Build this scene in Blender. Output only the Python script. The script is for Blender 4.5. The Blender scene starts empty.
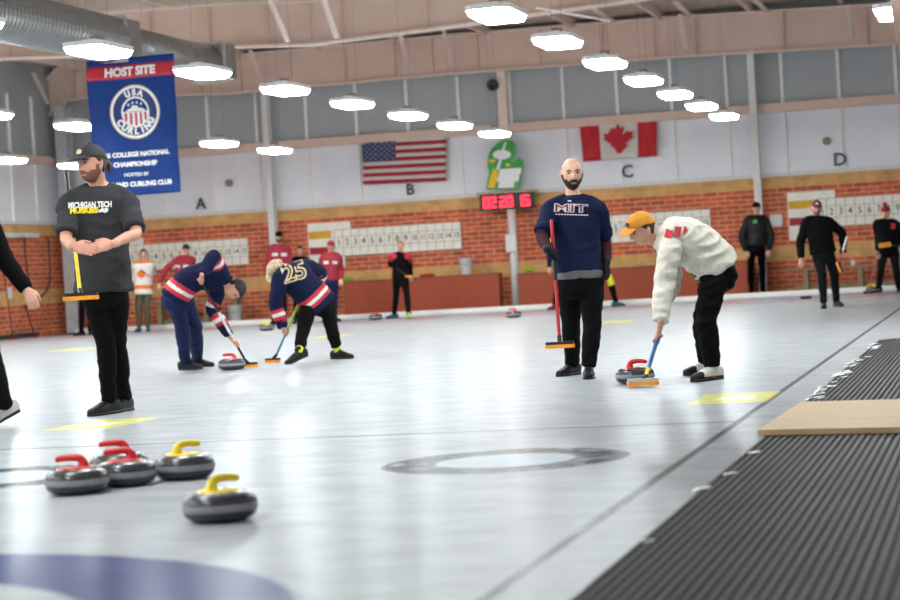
import bpy, bmesh, math, random
import numpy as np
from mathutils import Vector, Matrix, noise
random.seed(4)
SC = bpy.context.scene
COL = SC.collection
V = Vector

# ------------------------------------------------------------------ camera
HC, PITCH, ROLL, YAW, FPX = .9044, .013695, .0587028, .25835, 2086.48
CP = V((0, 0, HC))
Fw = V((-math.sin(YAW)*math.cos(PITCH), math.cos(YAW)*math.cos(PITCH), -math.sin(PITCH)))
Rw = V((math.cos(YAW), math.sin(YAW), 0))
Uw = Rw.cross(Fw)
CR = Rw*math.cos(ROLL) - Uw*math.sin(ROLL)
CU = Rw*math.sin(ROLL) + Uw*math.cos(ROLL)
cam = bpy.data.cameras.new('camera'); camo = bpy.data.objects.new('camera', cam); COL.objects.link(camo)
M = Matrix((CR, CU, -Fw)).transposed().to_4x4(); M.translation = CP
camo.matrix_world = M
cam.sensor_width = 36; cam.lens = 36*FPX/900
cam.clip_end = 200
cam.dof.use_dof = True; cam.dof.focus_distance = 16.0; cam.dof.aperture_fstop = 2.6
SC.camera = camo

# ------------------------------------------------------------------ world, exposure
SC.view_settings.view_transform = 'Standard'; SC.view_settings.look = 'None'
SC.view_settings.gamma = 1; SC.view_settings.use_curve_mapping = False
SC.view_settings.exposure = .42
WORLD_STRENGTH = .45
LAMP_STRENGTH = 46.0
w = bpy.data.worlds.new('world'); SC.world = w; w.use_nodes = True
w.node_tree.nodes['Background'].inputs[0].default_value = (.86, .9, 1, 1)
w.node_tree.nodes['Background'].inputs[1].default_value = WORLD_STRENGTH
SC.cycles.max_bounces = 7; SC.cycles.diffuse_bounces = 4

# ------------------------------------------------------------------ pixel helpers (photograph measured into world space)
def ray(x, y): return Fw + CR*((x-450)/FPX) + CU*((300-y)/FPX)
def ground(x, y, z=0.):
    d = ray(x, y); return CP + d*((z-HC)/d.z)
def atY(x, y, Y):
    d = ray(x, y); return CP + d*(Y/d.y)
def atD(x, y, D): return CP + ray(x, y)*D
def atX(x, y, X):
    d = ray(x, y); return CP + d*(X/d.x)
def depth(p): return (V(p)-CP).dot(Fw)

# ------------------------------------------------------------------ materials
def lin(c):
    if isinstance(c, str):
        c = tuple(int(c[i:i+2], 16)/255 for i in (0, 2, 4))
        c = tuple(x/12.92 if x <= .04045 else ((x+.055)/1.055)**2.4 for x in c)
    return (c[0], c[1], c[2], 1)
MATS = {}
def mat(name, color, rough=.6, metal=0., var=.12, vscale=9., bump=0., bscale=60., emit=0., spec=.5, vec=(1, 1, 1)):
    if name in MATS: return MATS[name]
    m = bpy.data.materials.new(name); MATS[name] = m; m.use_nodes = True
    nt = m.node_tree; b = nt.nodes['Principled BSDF']; c = lin(color)
    b.inputs['Roughness'].default_value = rough; b.inputs['Metallic'].default_value = metal
    b.inputs['Specular IOR Level'].default_value = spec
    tc = nt.nodes.new('ShaderNodeTexCoord'); mp = nt.nodes.new('ShaderNodeMapping'); mp.inputs['Scale'].default_value = vec
    nt.links.new(tc.outputs['Object'], mp.inputs[0])
    n = nt.nodes.new('ShaderNodeTexNoise'); n.inputs['Scale'].default_value = vscale; n.inputs['Detail'].default_value = 4
    nt.links.new(mp.outputs[0], n.inputs['Vector'])
    r = nt.nodes.new('ShaderNodeMapRange'); r.inputs[3].default_value = 1-var; r.inputs[4].default_value = 1+var
    r.inputs[1].default_value = .3; r.inputs[2].default_value = .7
    nt.links.new(n.outputs['Fac'], r.inputs[0])
    mx = nt.nodes.new('ShaderNodeMix'); mx.data_type = 'RGBA'; mx.blend_type = 'MULTIPLY'; mx.inputs['Factor'].default_value = 1
    mx.inputs['A'].default_value = c; nt.links.new(r.outputs[0], mx.inputs['B'])
    nt.links.new(mx.outputs['Result'], b.inputs['Base Color'])
    if bump:
        n2 = nt.nodes.new('ShaderNodeTexNoise'); n2.inputs['Scale'].default_value = bscale; n2.inputs['Detail'].default_value = 3
        nt.links.new(mp.outputs[0], n2.inputs['Vector'])
        bp = nt.nodes.new('ShaderNodeBump'); bp.inputs['Strength'].default_value = bump; bp.inputs['Distance'].default_value = .01
        nt.links.new(n2.outputs['Fac'], bp.inputs['Height']); nt.links.new(bp.outputs[0], b.inputs['Normal'])
    if emit:
        b.inputs['Emission Color'].default_value = c; b.inputs['Emission Strength'].default_value = emit
    return m

def brick_mat(name, axis):
    m = bpy.data.materials.new(name); m.use_nodes = True; nt = m.node_tree; N = nt.nodes; L = nt.links
    b = N['Principled BSDF']; b.inputs['Roughness'].default_value = .8; b.inputs['Specular IOR Level'].default_value = .25
    tc = N.new('ShaderNodeTexCoord'); s = N.new('ShaderNodeSeparateXYZ'); L.new(tc.outputs['Object'], s.inputs[0])
    cb = N.new('ShaderNodeCombineXYZ'); L.new(s.outputs[axis], cb.inputs[0]); L.new(s.outputs['Z'], cb.inputs[1])
    def br(c1, c2, mo):
        t = N.new('ShaderNodeTexBrick'); L.new(cb.outputs[0], t.inputs['Vector'])
        t.inputs['Scale'].default_value = 1; t.inputs['Brick Width'].default_value = .32; t.inputs['Row Height'].default_value = .103
        t.inputs['Mortar Size'].default_value = .008; t.inputs['Mortar Smooth'].default_value = .2; t.inputs['Bias'].default_value = -.1
        t.inputs['Color1'].default_value = lin(c1); t.inputs['Color2'].default_value = lin(c2); t.inputs['Mortar'].default_value = lin(mo)
        return t
    red = br('d66a44', 'ad5238', 'dcb99e'); tan = br('deac6b', 'cf9e60', 'd2b48e')
    def band(lo, hi):
        a = N.new('ShaderNodeMath'); a.operation = 'GREATER_THAN'; a.inputs[1].default_value = lo; L.new(s.outputs['Z'], a.inputs[0])
        c = N.new('ShaderNodeMath'); c.operation = 'LESS_THAN'; c.inputs[1].default_value = hi; L.new(s.outputs['Z'], c.inputs[0])
        d = N.new('ShaderNodeMath'); d.operation = 'MULTIPLY'; L.new(a.outputs[0], d.inputs[0]); L.new(c.outputs[0], d.inputs[1]); return d
    d1 = band(2.266, 2.6); d2 = band(.721, 1.03)
    ad = N.new('ShaderNodeMath'); ad.operation = 'MAXIMUM'; L.new(d1.outputs[0], ad.inputs[0]); L.new(d2.outputs[0], ad.inputs[1])
    mx = N.new('ShaderNodeMix'); mx.data_type = 'RGBA'; L.new(ad.outputs[0], mx.inputs['Factor'])
    L.new(red.outputs['Color'], mx.inputs['A']); L.new(tan.outputs['Color'], mx.inputs['B'])
    n = N.new('ShaderNodeTexNoise'); n.inputs['Scale'].default_value = 3; L.new(tc.outputs['Object'], n.inputs['Vector'])
    r = N.new('ShaderNodeMapRange'); r.inputs[1].default_value = .3; r.inputs[2].default_value = .7; r.inputs[3].default_value = .85; r.inputs[4].default_value = 1.15
    L.new(n.outputs['Fac'], r.inputs[0])
    m2 = N.new('ShaderNodeMix'); m2.data_type = 'RGBA'; m2.blend_type = 'MULTIPLY'; m2.inputs['Factor'].default_value = 1
    L.new(mx.outputs['Result'], m2.inputs['A']); L.new(r.outputs[0], m2.inputs['B']); L.new(m2.outputs['Result'], b.inputs['Base Color'])
    bp = N.new('ShaderNodeBump'); bp.inputs['Strength'].default_value = .4; bp.inputs['Distance'].default_value = .01
    L.new(red.outputs['Fac'], bp.inputs['Height']); bp.invert = True; L.new(bp.outputs[0], b.inputs['Normal'])
    return m

def ice_mat():
    m = bpy.data.materials.new('curling_ice'); m.use_nodes = True; nt = m.node_tree; N = nt.nodes; L = nt.links
    b = N['Principled BSDF']
    tc = N.new('ShaderNodeTexCoord')
    wn = N.new('ShaderNodeTexNoise'); wn.inputs['Scale'].default_value = 7; wn.inputs['Detail'].default_value = 5; L.new(tc.outputs['Object'], wn.inputs['Vector'])
    s = N.new('ShaderNodeSeparateXYZ'); L.new(tc.outputs['Object'], s.inputs[0])
    def mth(op, a, bb=None, clamp=False):
        q = N.new('ShaderNodeMath'); q.operation = op; q.use_clamp = clamp
        for i, x in enumerate((a, bb)):
            if x is None: continue
            if isinstance(x, (int, float)): q.inputs[i].default_value = x
            else: L.new(x, q.inputs[i])
        return q.outputs[0]
    X, Y = s.outputs['X'], s.outputs['Y']
    def edge(v, at, sgn, soft): return mth('MULTIPLY_ADD' if 0 else 'MULTIPLY', mth('ADD', mth('SUBTRACT', v, at) if sgn > 0 else mth('SUBTRACT', at, v), soft/2), 1/soft, True)
    def rect(x0, x1, y0, y1, soft=.012):
        return mth('MULTIPLY', mth('MULTIPLY', edge(X, x0, 1, soft), edge(X, x1, -1, soft)), mth('MULTIPLY', edge(Y, y0, 1, soft), edge(Y, y1, -1, soft)))
    def ring(cx, cy, r0, r1, soft=.02):
        dx = mth('SUBTRACT', X, cx); dy = mth('SUBTRACT', Y, cy)
        r = mth('SQRT', mth('ADD', mth('MULTIPLY', dx, dx), mth('MULTIPLY', dy, dy)))
        return mth('MULTIPLY', edge(r, r0, 1, soft), edge(r, r1, -1, soft)) if r0 > 0 else edge(r, r1, -1, soft)
    # streaky base
    mp = N.new('ShaderNodeMapping'); mp.inputs['Rotation'].default_value = (0, 0, .5); mp.inputs['Scale'].default_value = (1.0, 1.8, 1); L.new(tc.outputs['Object'], mp.inputs[0])
    st = N.new('ShaderNodeTexNoise'); st.inputs['Scale'].default_value = 2.4; st.inputs['Detail'].default_value = 8; st.inputs['Roughness'].default_value = .65; L.new(mp.outputs[0], st.inputs['Vector'])
    cr = N.new('ShaderNodeValToRGB'); L.new(st.outputs['Fac'], cr.inputs[0])
    cr.color_ramp.elements[0].position = .32; cr.color_ramp.elements[0].color = lin('9599a0')
    cr.color_ramp.elements[1].position = .62; cr.color_ramp.elements[1].color = lin('a6aaae')
    cur = cr.outputs['Color']
    def put(mask, col, k=1.):
        nonlocal cur
        mx = N.new('ShaderNodeMix'); mx.data_type = 'RGBA'; L.new(mth('MULTIPLY', mask, k), mx.inputs['Factor'])
        L.new(cur, mx.inputs['A']); mx.inputs['B'].default_value = lin(col); cur = mx.outputs['Result']
    worn = mth('MULTIPLY', mth('SUBTRACT', wn.outputs['Fac'], .28), 4.5, True)
    SX = [-3.6, -8.05, -12.5, -16.95]
    for cx in SX[:1]:
        put(ring(cx-.06, 4.88, 1.24, 1.83, .04), '182a70', .97); put(ring(cx, 4.93, 0, .61), 'b9433c', .85)
        for lx in (cx+1.3, cx-1.3):
            put(mth('MULTIPLY', ring(lx, 9.55, .33, .58, .03), worn), '121318', 1.0)
            put(ring(lx, 9.55, 0, .34, .05), 'b4c6d4', .5)
    for cx in SX:
        put(rect(cx-2.2, cx+2.2, 33.2, 33.3, .03), 'b06a64', .6)
        put(ring(cx, 39.7, 1.22, 1.83, .05), 'b8686a', .5); put(ring(cx, 39.7, .1, .61), '6878b0', .5)
    put(rect(-19, -1.4, 11.31, 11.35, .02), '3a3c42', .95)
    put(rect(-1.435, -1.395, -2, 44, .015), '3c3e43', .95)
    # yellow boxes painted beside the side lines
    for x0, x1 in ((-1.9, -1.42), (-6.25, -5.75), (-10.6, -10.1)):
        put(rect(x0, x1, 12.75, 13.65, .03), 'd9d233', .62)
        put(rect(x0+.12, x1-.12, 13.05, 13.35, .04), 'd9dccf', .6)
    for x0, x1 in ((-5.9, -5.4), (-10.4, -9.9), (-14.8, -14.2)):
        put(rect(x0, x1, 30.5, 31.6, .05), 'd8cf48', .75)
    N.remove(b); b = N.new('ShaderNodeBsdfDiffuse'); L.new(cur, b.inputs['Color'])
    gl = N.new('ShaderNodeBsdfGlossy'); gl.inputs['Color'].default_value = (.93, .97, 1, 1)
    fr_ = N.new('ShaderNodeFresnel'); fr_.inputs['IOR'].default_value = 1.31
    ms = N.new('ShaderNodeMixShader'); L.new(mth('MULTIPLY', fr_.outputs[0], .38), ms.inputs['Fac']); L.new(b.outputs[0], ms.inputs[1]); L.new(gl.outputs[0], ms.inputs[2])
    L.new(ms.outputs[0], N['Material Output'].inputs['Surface'])
    rr = N.new('ShaderNodeMapRange'); L.new(st.outputs['Fac'], rr.inputs[0]); rr.inputs[1].default_value = .3; rr.inputs[2].default_value = .7; rr.inputs[3].default_value = .2; rr.inputs[4].default_value = .26
    L.new(rr.outputs[0], gl.inputs['Roughness'])
    pb = N.new('ShaderNodeTexNoise'); pb.inputs['Scale'].default_value = 45; pb.inputs['Detail'].default_value = 2; L.new(tc.outputs['Object'], pb.inputs['Vector'])
    bp = N.new('ShaderNodeBump'); bp.inputs['Strength'].default_value = .045; bp.inputs['Distance'].default_value = .006; L.new(pb.outputs['Fac'], bp.inputs['Height']); L.new(bp.outputs[0], gl.inputs['Normal'])
    return m

# ------------------------------------------------------------------ mesh building
def box(bm, lo, hi, bev=0.):
    lo, hi = V(lo), V(hi); c = (lo+hi)/2; s = hi-lo
    r = bmesh.ops.create_cube(bm, size=1, matrix=Matrix.Translation(c) @ Matrix.Diagonal((s.x, s.y, s.z, 1)))
    if bev:
        es = list({e for v in r['verts'] for e in v.link_edges})
        bmesh.ops.bevel(bm, geom=es, offset=bev, segments=2, affect='EDGES')
    return bm
def bbox(lo, hi, bev=0.):
    return box(bmesh.new(), lo, hi, bev)
def catmull(P, k):
    if len(P) < 3 or k < 2: return P
    out = []
    for i in range(len(P)-1):
        p0 = P[max(i-1, 0)]; p1 = P[i]; p2 = P[i+1]; p3 = P[min(i+2, len(P)-1)]
        for j in range(k):
            t = j/k
            out.append([.5*((2*b)+(-a+c)*t+(2*a-5*b+4*c-d)*t*t+(-a+3*b-3*c+d)*t**3) for a, b, c, d in zip(p0, p1, p2, p3)])
    out.append(list(P[-1])); return out
def loft(bm, pts, rad, sides=None, n=14, k=4, e=2., caps=True, ck=1.):
    """tube through pts; rad: number or (a, b); sides: vector(s) for the a axis; e: superellipse power"""
    rows = []
    for i, p in enumerate(pts):
        r = rad[i] if isinstance(rad, (list, tuple)) else rad
        a, b = r if isinstance(r, (list, tuple)) else (r, r)
        s = (0, 0, 0) if sides is None else tuple(sides[i] if isinstance(sides, list) else sides)
        rows.append([*p, a, b, *s])
    rows = catmull(rows, k)
    C = [V(r[:3]) for r in rows]; A = [max(r[3], .001) for r in rows]; B = [max(r[4], .001) for r in rows]
    T = [((C[min(i+1, len(C)-1)]-C[max(i-1, 0)]).normalized()) for i in range(len(C))]
    X = []; prev = None
    for i, t in enumerate(T):
        if sides is not None: x = V(rows[i][5:8])
        elif prev is None: x = V((1, 0, 0)) if abs(t.x) < .8 else V((0, 1, 0))
        else: x = prev
        x = (x - t*x.dot(t)).normalized(); X.append(x); prev = x
    st = []
    if caps:
        for q, sc in ((.92, .38), (.6, .8), (.3, .95)): st.append((C[0]-T[0]*min(A[0], B[0])*q*ck, T[0], X[0], A[0]*sc, B[0]*sc))
    for i in range(len(C)): st.append((C[i], T[i], X[i], A[i], B[i]))
    if caps:
        for q, sc in ((.3, .95), (.6, .8), (.92, .38)): st.append((C[-1]+T[-1]*min(A[-1], B[-1])*q*ck, T[-1], X[-1], A[-1]*sc, B[-1]*sc))
    rings = []
    for c, t, x, a, b in st:
        y = t.cross(x); rg = []
        for j in range(n):
            th = 2*math.pi*j/n; cc, ss = math.cos(th), math.sin(th)
            f = (abs(cc)**e+abs(ss)**e)**(-1/e)
            rg.append(bm.verts.new(c + x*(a*f*cc) + y*(b*f*ss)))
        rings.append(rg)
    for r0, r1 in zip(rings, rings[1:]):
        for j in range(n): bm.faces.new((r0[j], r0[(j+1) % n], r1[(j+1) % n], r1[j]))
    bm.faces.new(rings[0][::-1]); bm.faces.new(rings[-1])
    return bm
def tube(pts, r, n=10, k=1, caps=False, bm=None):
    return loft(bm or bmesh.new(), pts, r, n=n, k=k, caps=caps)
def lathe(bm, prof, n=48, c=(0, 0, 0)):
    rings = []
    for r, z in prof:
        if r < 1e-5: rings.append([bm.verts.new((c[0], c[1], c[2]+z))])
        else: rings.append([bm.verts.new((c[0]+r*math.cos(2*math.pi*j/n), c[1]+r*math.sin(2*math.pi*j/n), c[2]+z)) for j in range(n)])
    for a, b in zip(rings, rings[1:]):
        for j in range(n):
            j2 = (j+1) % n
            if len(a) == 1 and len(b) > 1: bm.faces.new((a[0], b[j2], b[j]))
            elif len(b) == 1 and len(a) > 1: bm.faces.new((a[j], a[j2], b[0]))
            elif len(a) > 1: bm.faces.new((a[j], a[j2], b[j2], b[j]))
    return bm
def prism(bm, poly, mapf, t0=0., t1=.02):
    """poly: 2-D outline; mapf(u, v, t) -> 3-D"""
    a = [bm.verts.new(mapf(u, v, t0)) for u, v in poly]; b = [bm.verts.new(mapf(u, v, t1)) for u, v in poly]
    n = len(poly)
    bm.faces.new(a[::-1]); bm.faces.new(b)
    for i in range(n): bm.faces.new((a[i], a[(i+1) % n], b[(i+1) % n], b[i]))
    return bm

WL = {}
def wloc(p): return WL.get(p.name, V((0, 0, 0))) if p else V((0, 0, 0))
def link(name, me, m, parent=None, smooth=False):
    off = wloc(parent)
    if off.length: me.transform(Matrix.Translation(-off))
    for x in (m if isinstance(m, (list, tuple)) else [m]):
        if x: me.materials.append(x)
    if smooth: me.polygons.foreach_set('use_smooth', [True]*len(me.polygons))
    me.update()
    o = bpy.data.objects.new(name, me); COL.objects.link(o); WL[o.name] = off
    if parent: o.parent = parent
    return o
def obj(name, bm, m, parent=None, smooth=False, recalc=True):
    if recalc: bmesh.ops.recalc_face_normals(bm, faces=bm.faces)
    me = bpy.data.meshes.new(name); bm.to_mesh(me); bm.free()
    return link(name, me, m, parent, smooth)
def tag(o, label=None, cat=None, group=None, kind=None):
    for k, v in (('label', label), ('category', cat), ('group', group), ('kind', kind)):
        if v: o[k] = v
    return o
def thing(name, loc, label=None, cat=None, group=None):
    o = bpy.data.objects.new(name, None); COL.objects.link(o); o.location = loc; o.empty_display_size = .1
    WL[o.name] = V(loc); return tag(o, label, cat, group)
def struct(name, bm, m, smooth=False): return tag(obj(name, bm, m, None, smooth), kind='structure')
def dup(root, loc, rotz=0., label=None, group=None):
    def cp(o, par):
        c = o.copy(); COL.objects.link(c)
        if par: c.parent = par
        for ch in o.children: cp(ch, c)
        return c
    r = cp(root, None); r.location = loc; r.rotation_euler = (0, 0, rotz)
    if label: r['label'] = label
    if group: r['group'] = group
    return r

def text_bm(body, size, depth_=.003, bold=0., mapf=None, align='CENTER', bm=None, sx=1., cut=0):
    cu = bpy.data.curves.new('t', 'FONT'); cu.body = body; cu.size = size; cu.align_x = align; cu.align_y = 'CENTER'
    cu.extrude = depth_/2; cu.offset = bold; cu.resolution_u = 3
    o = bpy.data.objects.new('t', cu); me = o.to_mesh(); bm2 = bmesh.new(); bm2.from_mesh(me); o.to_mesh_clear()
    bpy.data.objects.remove(o); bpy.data.curves.remove(cu)
    if cut: bmesh.ops.triangulate(bm2, faces=bm2.faces); bmesh.ops.subdivide_edges(bm2, edges=bm2.edges, cuts=cut)
    bm = bm or bmesh.new()
    mp = {}
    for v in bm2.verts:
        p = V((v.co.x*sx, v.co.y, v.co.z)); mp[v.index] = bm.verts.new(mapf(p.x, p.y, p.z+depth_/2) if mapf else p)
    for f in bm2.faces:
        try: bm.faces.new([mp[v.index] for v in f.verts])
        except ValueError: pass
    bm2.free(); return bm
def wallmap(cx, cz, Y):       # text on a plane facing -Y
    return lambda u, v, t: V((cx+u, Y-t, cz+v))

# ------------------------------------------------------------------ shared materials
WHITE = mat('white_paint', 'dcdcda', .5, var=.05)
OFFW = mat('off_white_board', 'f4f1e6', .6, var=.06)
TAN = mat('tan_steel', 'dcc2b3', .75, var=.06, vscale=2)
TANL = mat('tan_flange', 'e8d6ca', .6, var=.05)
DECK = mat('roof_deck', 'c4b6aa', .8, var=.1, vscale=2)
PANEL = mat('metal_wall_panel', 'eaedf4', .55, var=.04, vscale=1.5)
PANEL_SHADED = mat('gray_upper_panel', 'a9afb2', .6, var=.04, vscale=1.5)  # same panelling, darker: the shade above the hanging lamps is in the colour
RIB = mat('panel_rib', 'efeeec', .5, var=.04)
BLACK = mat('black_plastic', '131316', .4)
DARK = mat('dark_letter', '33363a', .5)

# ------------------------------------------------------------------ structure
WY = 44.6; WX = -20.95
struct('floor', bbox((WX-.2, -1.5, -.1), (9, WY+.2, 0)), ice_mat())
struct('wall_back', bbox((WX, WY, 0), (6, WY+.2, 2.5)), brick_mat('red_brick_back', 'X'))
struct('wall_left', bbox((WX-.2, 8, 0), (WX, WY+.2, 2.5)), brick_mat('red_brick_left', 'Y'))
struct('wall_back_lower_panels', bbox((WX, WY+.02, 2.58), (6, WY+.2, 3.87)), PANEL)
struct('wall_back_upper_panels', bbox((WX, WY+.02, 4.04), (6, WY+.2, 6.3)), PANEL_SHADED)
struct('wall_left_lower_panels', bbox((WX-.2, 8, 2.58), (WX-.02, WY, 3.87)), PANEL)
struct('wall_left_upper_panels', bbox((WX-.2, 8, 4.04), (WX-.02, WY, 6.3)), PANEL_SHADED)
struct('trim_ledge_back', bbox((WX, WY-.06, 2.5), (6, WY+.2, 2.58), .005), WHITE)
struct('trim_ledge_left', bbox((WX-.2, 8, 2.5), (WX+.06, WY-.06, 2.58), .005), WHITE)
struct('trim_girt_back', bbox((WX, WY-.16, 3.86), (6, WY+.2, 4.05), .01), TAN)
struct('trim_girt_left', bbox((WX-.2, 8, 3.86), (WX+.16, WY-.16, 4.05), .01), TAN)
n_rib = 0
def rib(x, y, along, z0, z1):
    global n_rib; n_rib += 1
    b = bbox((x-.035, y-.05, z0), (x+.035, y+.02, z1), .006) if along == 'x' else bbox((x-.02, y-.035, z0), (x+.05, y+.035, z1), .006)
    struct('trim_rib_%d' % n_rib, b, RIB)
x = atY(839, 90, WY).x - 17*1.18
for i in range(24):
    if x > WX+.2: rib(x, WY+.02, 'x', 2.58, 3.86); rib(x, WY+.02, 'x', 4.05, 5.2)
    x += 1.18
for i in range(8): rib(WX-.02, WY-1.3-i*1.18, 'y', 2.58, 3.86); rib(WX-.02, WY-1.3-i*1.18, 'y', 4.05, 5.4)
# wide-flange columns standing against the back wall
def hcol(name, x, y, z1, wd=.15, m=WHITE):
    b = bmesh.new(); box(b, (x-wd/2, y-wd/2-.03, 0), (x+wd/2, y-wd/2, z1)); box(b, (x-wd/2, y+wd/2, 0), (x+wd/2, y+wd/2+.03, z1)); box(b, (x-.015, y-wd/2, 0), (x+.015, y+wd/2, z1))
    return struct(name, b, m)
hcol('trim_column_1', atY(268.5, 150, WY-.25).x, WY-.25, 5.2)
hcol('trim_column_2', atY(754, 120, WY-.25).x, WY-.25, 5.2)
hcol('trim_column_3', atY(69, 250, WY-.6).x, WY-.5, 5.2, .28, mat('gray_column', 'b9bcbd', .5))
cx3 = atY(502, 100, WY-.2).x
b = bmesh.new(); box(b, (cx3-.1, WY-.2, 2.85), (cx3+.1, WY-.02, 5.2)); struct('trim_column_4', b, TANL)
# roof: deck, purlins, deep rafter webs with flanges and stiffeners
struct('ceiling', bbox((WX-.2, -8, 6.15), (9, WY+.2, 6.3)), DECK)
for i in range(12):
    xx = -20+i*1.9
    struct('trim_purlin_%d' % (i+1), bbox((xx-.04, 12, 5.98), (xx+.04, WY, 6.15)), TANL)
def rafter(idx, Y, poly, height, seams):
    pts = [atY(px, py, Y) for px, py in poly]; pts = [V((WX, Y, pts[0].z-.3))]+pts+[V((6, Y, pts[-1].z+(.0 if idx == 1 else .4)))]
    b = bmesh.new()
    prism(b, [(p.x, p.z) for p in pts]+[(p.x, p.z+height) for p in reversed(pts)], lambda u, v, t: V((u, Y+t, v)), 0, .02)
    struct('trim_rafter_web_%d' % idx, b, TAN)
    b = bmesh.new()
    for dz in (0, height): prism(b, [(p.x, p.z+dz-.02) for p in pts]+[(p.x, p.z+dz+.02) for p in reversed(pts)], lambda u, v, t: V((u, Y+t, v)), -.12, .14)
    struct('trim_rafter_flange_%d' % idx, b, TANL)
    b = bmesh.new()
    def zb(x):
        for p, q in zip(pts, pts[1:]):
            if p.x <= x <= q.x: return p.z+(q.z-p.z)*(x-p.x)/max(q.x-p.x, 1e-6)
        return pts[-1].z
    for s in seams:
        x = atY(s, 50, Y).x; z = zb(x); box(b, (x-.012, Y-.07, z), (x+.012, Y, z+height))
    struct('trim_rafter_stiffener_%d' % idx, b, TAN)
    return zb
z1f = rafter(1, WY-.35, [(66, 101), (92, 97), (225, 94), (450, 74), (675, 57), (900, 44)], .84,
             [10, 40, 75, 130, 200, 240, 290, 345, 395, 432, 478, 540, 603, 655, 697, 785, 868])
z2f = rafter(2, 34.5, [(0, 59), (110, 55), (225, 47), (310, 45), (450, 27), (560, 11), (640, 0), (760, -22)], .74,
             [10, 60, 105, 152, 212, 270, 312, 345, 430, 520, 600])
nb = 0
def brace(pa, pb, Ya, Yb, r=.05):
    global nb; nb += 1
    a = atY(*pa, Ya); c = atY(*pb, Yb); b = bmesh.new()
    loft(b, [a, c], [(r, .012)]*2, sides=V((1, 0, 0)), n=4, k=1, caps=False, e=6); struct('trim_flange_brace_%d' % nb, b, TANL)
for pa, pb in (((250, 50), (262, 82)), ((400, 34), (410, 70)), ((443, 28), (452, 66)), ((680, 14), (686, 50)), ((848, 5), (852, 38)), ((33, 73), (48, 104))):
    brace(pa, pb, 42.5, WY-.5)
for pa, pb in (((270, 0), (288, 42)), ((323, -2), (337, 38)), ((536, 8), (610, 21))): brace(pa, pb, 33.4, 34.3)
for pa, pb in (((592, 8), (614, 22)), ((675, 2), (690, 16)), ((752, -2), (768, 12))): brace(pa, pb, 40.5, 43.8, .07)
# tapered brown column of the frame that stands at the right, near
b = bmesh.new()
p0 = atY(889, 0, 18); p1 = atY(901, 90, 18)
xs = lambda z: p1.x + (p0.x-p1.x)*(z-p1.z)/(p0.z-p1.z)
prism(b, [(xs(0)+.02, 0), (xs(0)+.25, 0), (xs(6.1)+1.3, 6.1), (xs(6.1), 6.1)], lambda u, v, t: V((u, 18+t, v)), 0, .25)
struct('trim_column_5', b, mat('brown_column', '5a463e', .6))
# white boards along the foot of the back wall, black kerb along the left wall
bz = atY(640, 299, 42.3).z
struct('baseboard_back', bbox((WX+1.2, 42.3, 0), (6, 42.42, bz), .02), mat('white_board', 'e2e1de', .45, var=.04))
struct('baseboard_left', bbox((WX, 8, 0), (WX+.35, 42.3, .1), .01), mat('black_kerb', '2b2c2d', .6))
struct('trim_walkway', bbox((WX+.35, 42.42, 0), (6, WY, .02)), mat('walkway_rubber', '4b443f', .8))

# ribbed rubber mat with a frosted, ragged edge
b = bmesh.new(); prev = None; xm = -1.16; pitch = .034; cols = []
xs_ = []
k = 0
while xm < 2.6:
    for dx, z in ((0, .006), (.008, .014), (.021, .014), (.029, .006)): xs_.append((xm+dx, z))
    xm += pitch
ys_ = [-1.4+i*.9 for i in range(25)]
def yend(x): return 20.15 + .55*min(1, max(0, (x+1.15)*2.2))**.5
ys_ = [y for y in ys_ if y < 20]
for (x, z) in xs_:
    c = [b.verts.new((x, y, z)) for y in ys_]+[b.verts.new((x, yend(x), z)), b.verts.new((x, yend(x)+.01, 0))]
    if prev:
        for i in range(len(c)-1): b.faces.new((prev[i], c[i], c[i+1], prev[i+1]))
    else:
        pass
    prev = c
rm = mat('ribbed_rubber', '27282a', .6, spec=.25, var=.3, vscale=2.2, bump=.15, bscale=30, vec=(1, .5, 1))
tag(obj('rubber_mat', b, rm), 'dark gray ribbed rubber walkway mat laid beside the ice', 'mat')
b = bmesh.new(); random.seed(7)
for i in range(46):
    y = random.uniform(6, 19.8) if i < 14 else random.uniform(12.5, 19.8); x = -1.15+random.uniform(-.02, .05); l = random.uniform(.01, .035); wv = random.uniform(.015, .07)
    loft(b, [(x-l, y, .006), (x, y+.02, .012), (x+l+.02, y+.03, .016)], [(wv*.4, .002), (wv, .003), (wv*.3, .002)], sides=V((0, 1, 0)), n=8, k=2)
tag(obj('ice_scrapings', b, mat('frost', 'e4e7e9', .5)), 'white frost and ice scrapings along the ragged mat edge', 'frost', kind='stuff')
# plywood sheet
t = thing('plywood_board', (-.3, 10.8, .014), 'pale plywood board lying across the ribbed rubber mat', 'board')
pl = [ground(758, 436, .014), ground(801, 407, .014), V((1.2, 11.6, .014)), V((1.2, 9.75, .014))]
b = bmesh.new(); prism(b, [(p.x, p.y) for p in pl], lambda u, v, q: V((u, v, .014+q)), .003, .03)
obj('top_face', b, mat('plywood', 'bfa278', .6, var=.12, vscale=3, vec=(.6, 6, 1)), t)
b = bmesh.new(); prism(b, [(p.x+(.004 if p.x < 0 else 0), p.y) for p in pl], lambda u, v, q: V((u, v, .014+q)), 0, .003)
obj('bottom_ply', b, mat('plywood_edge', '6b4a2c', .7), t)

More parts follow.
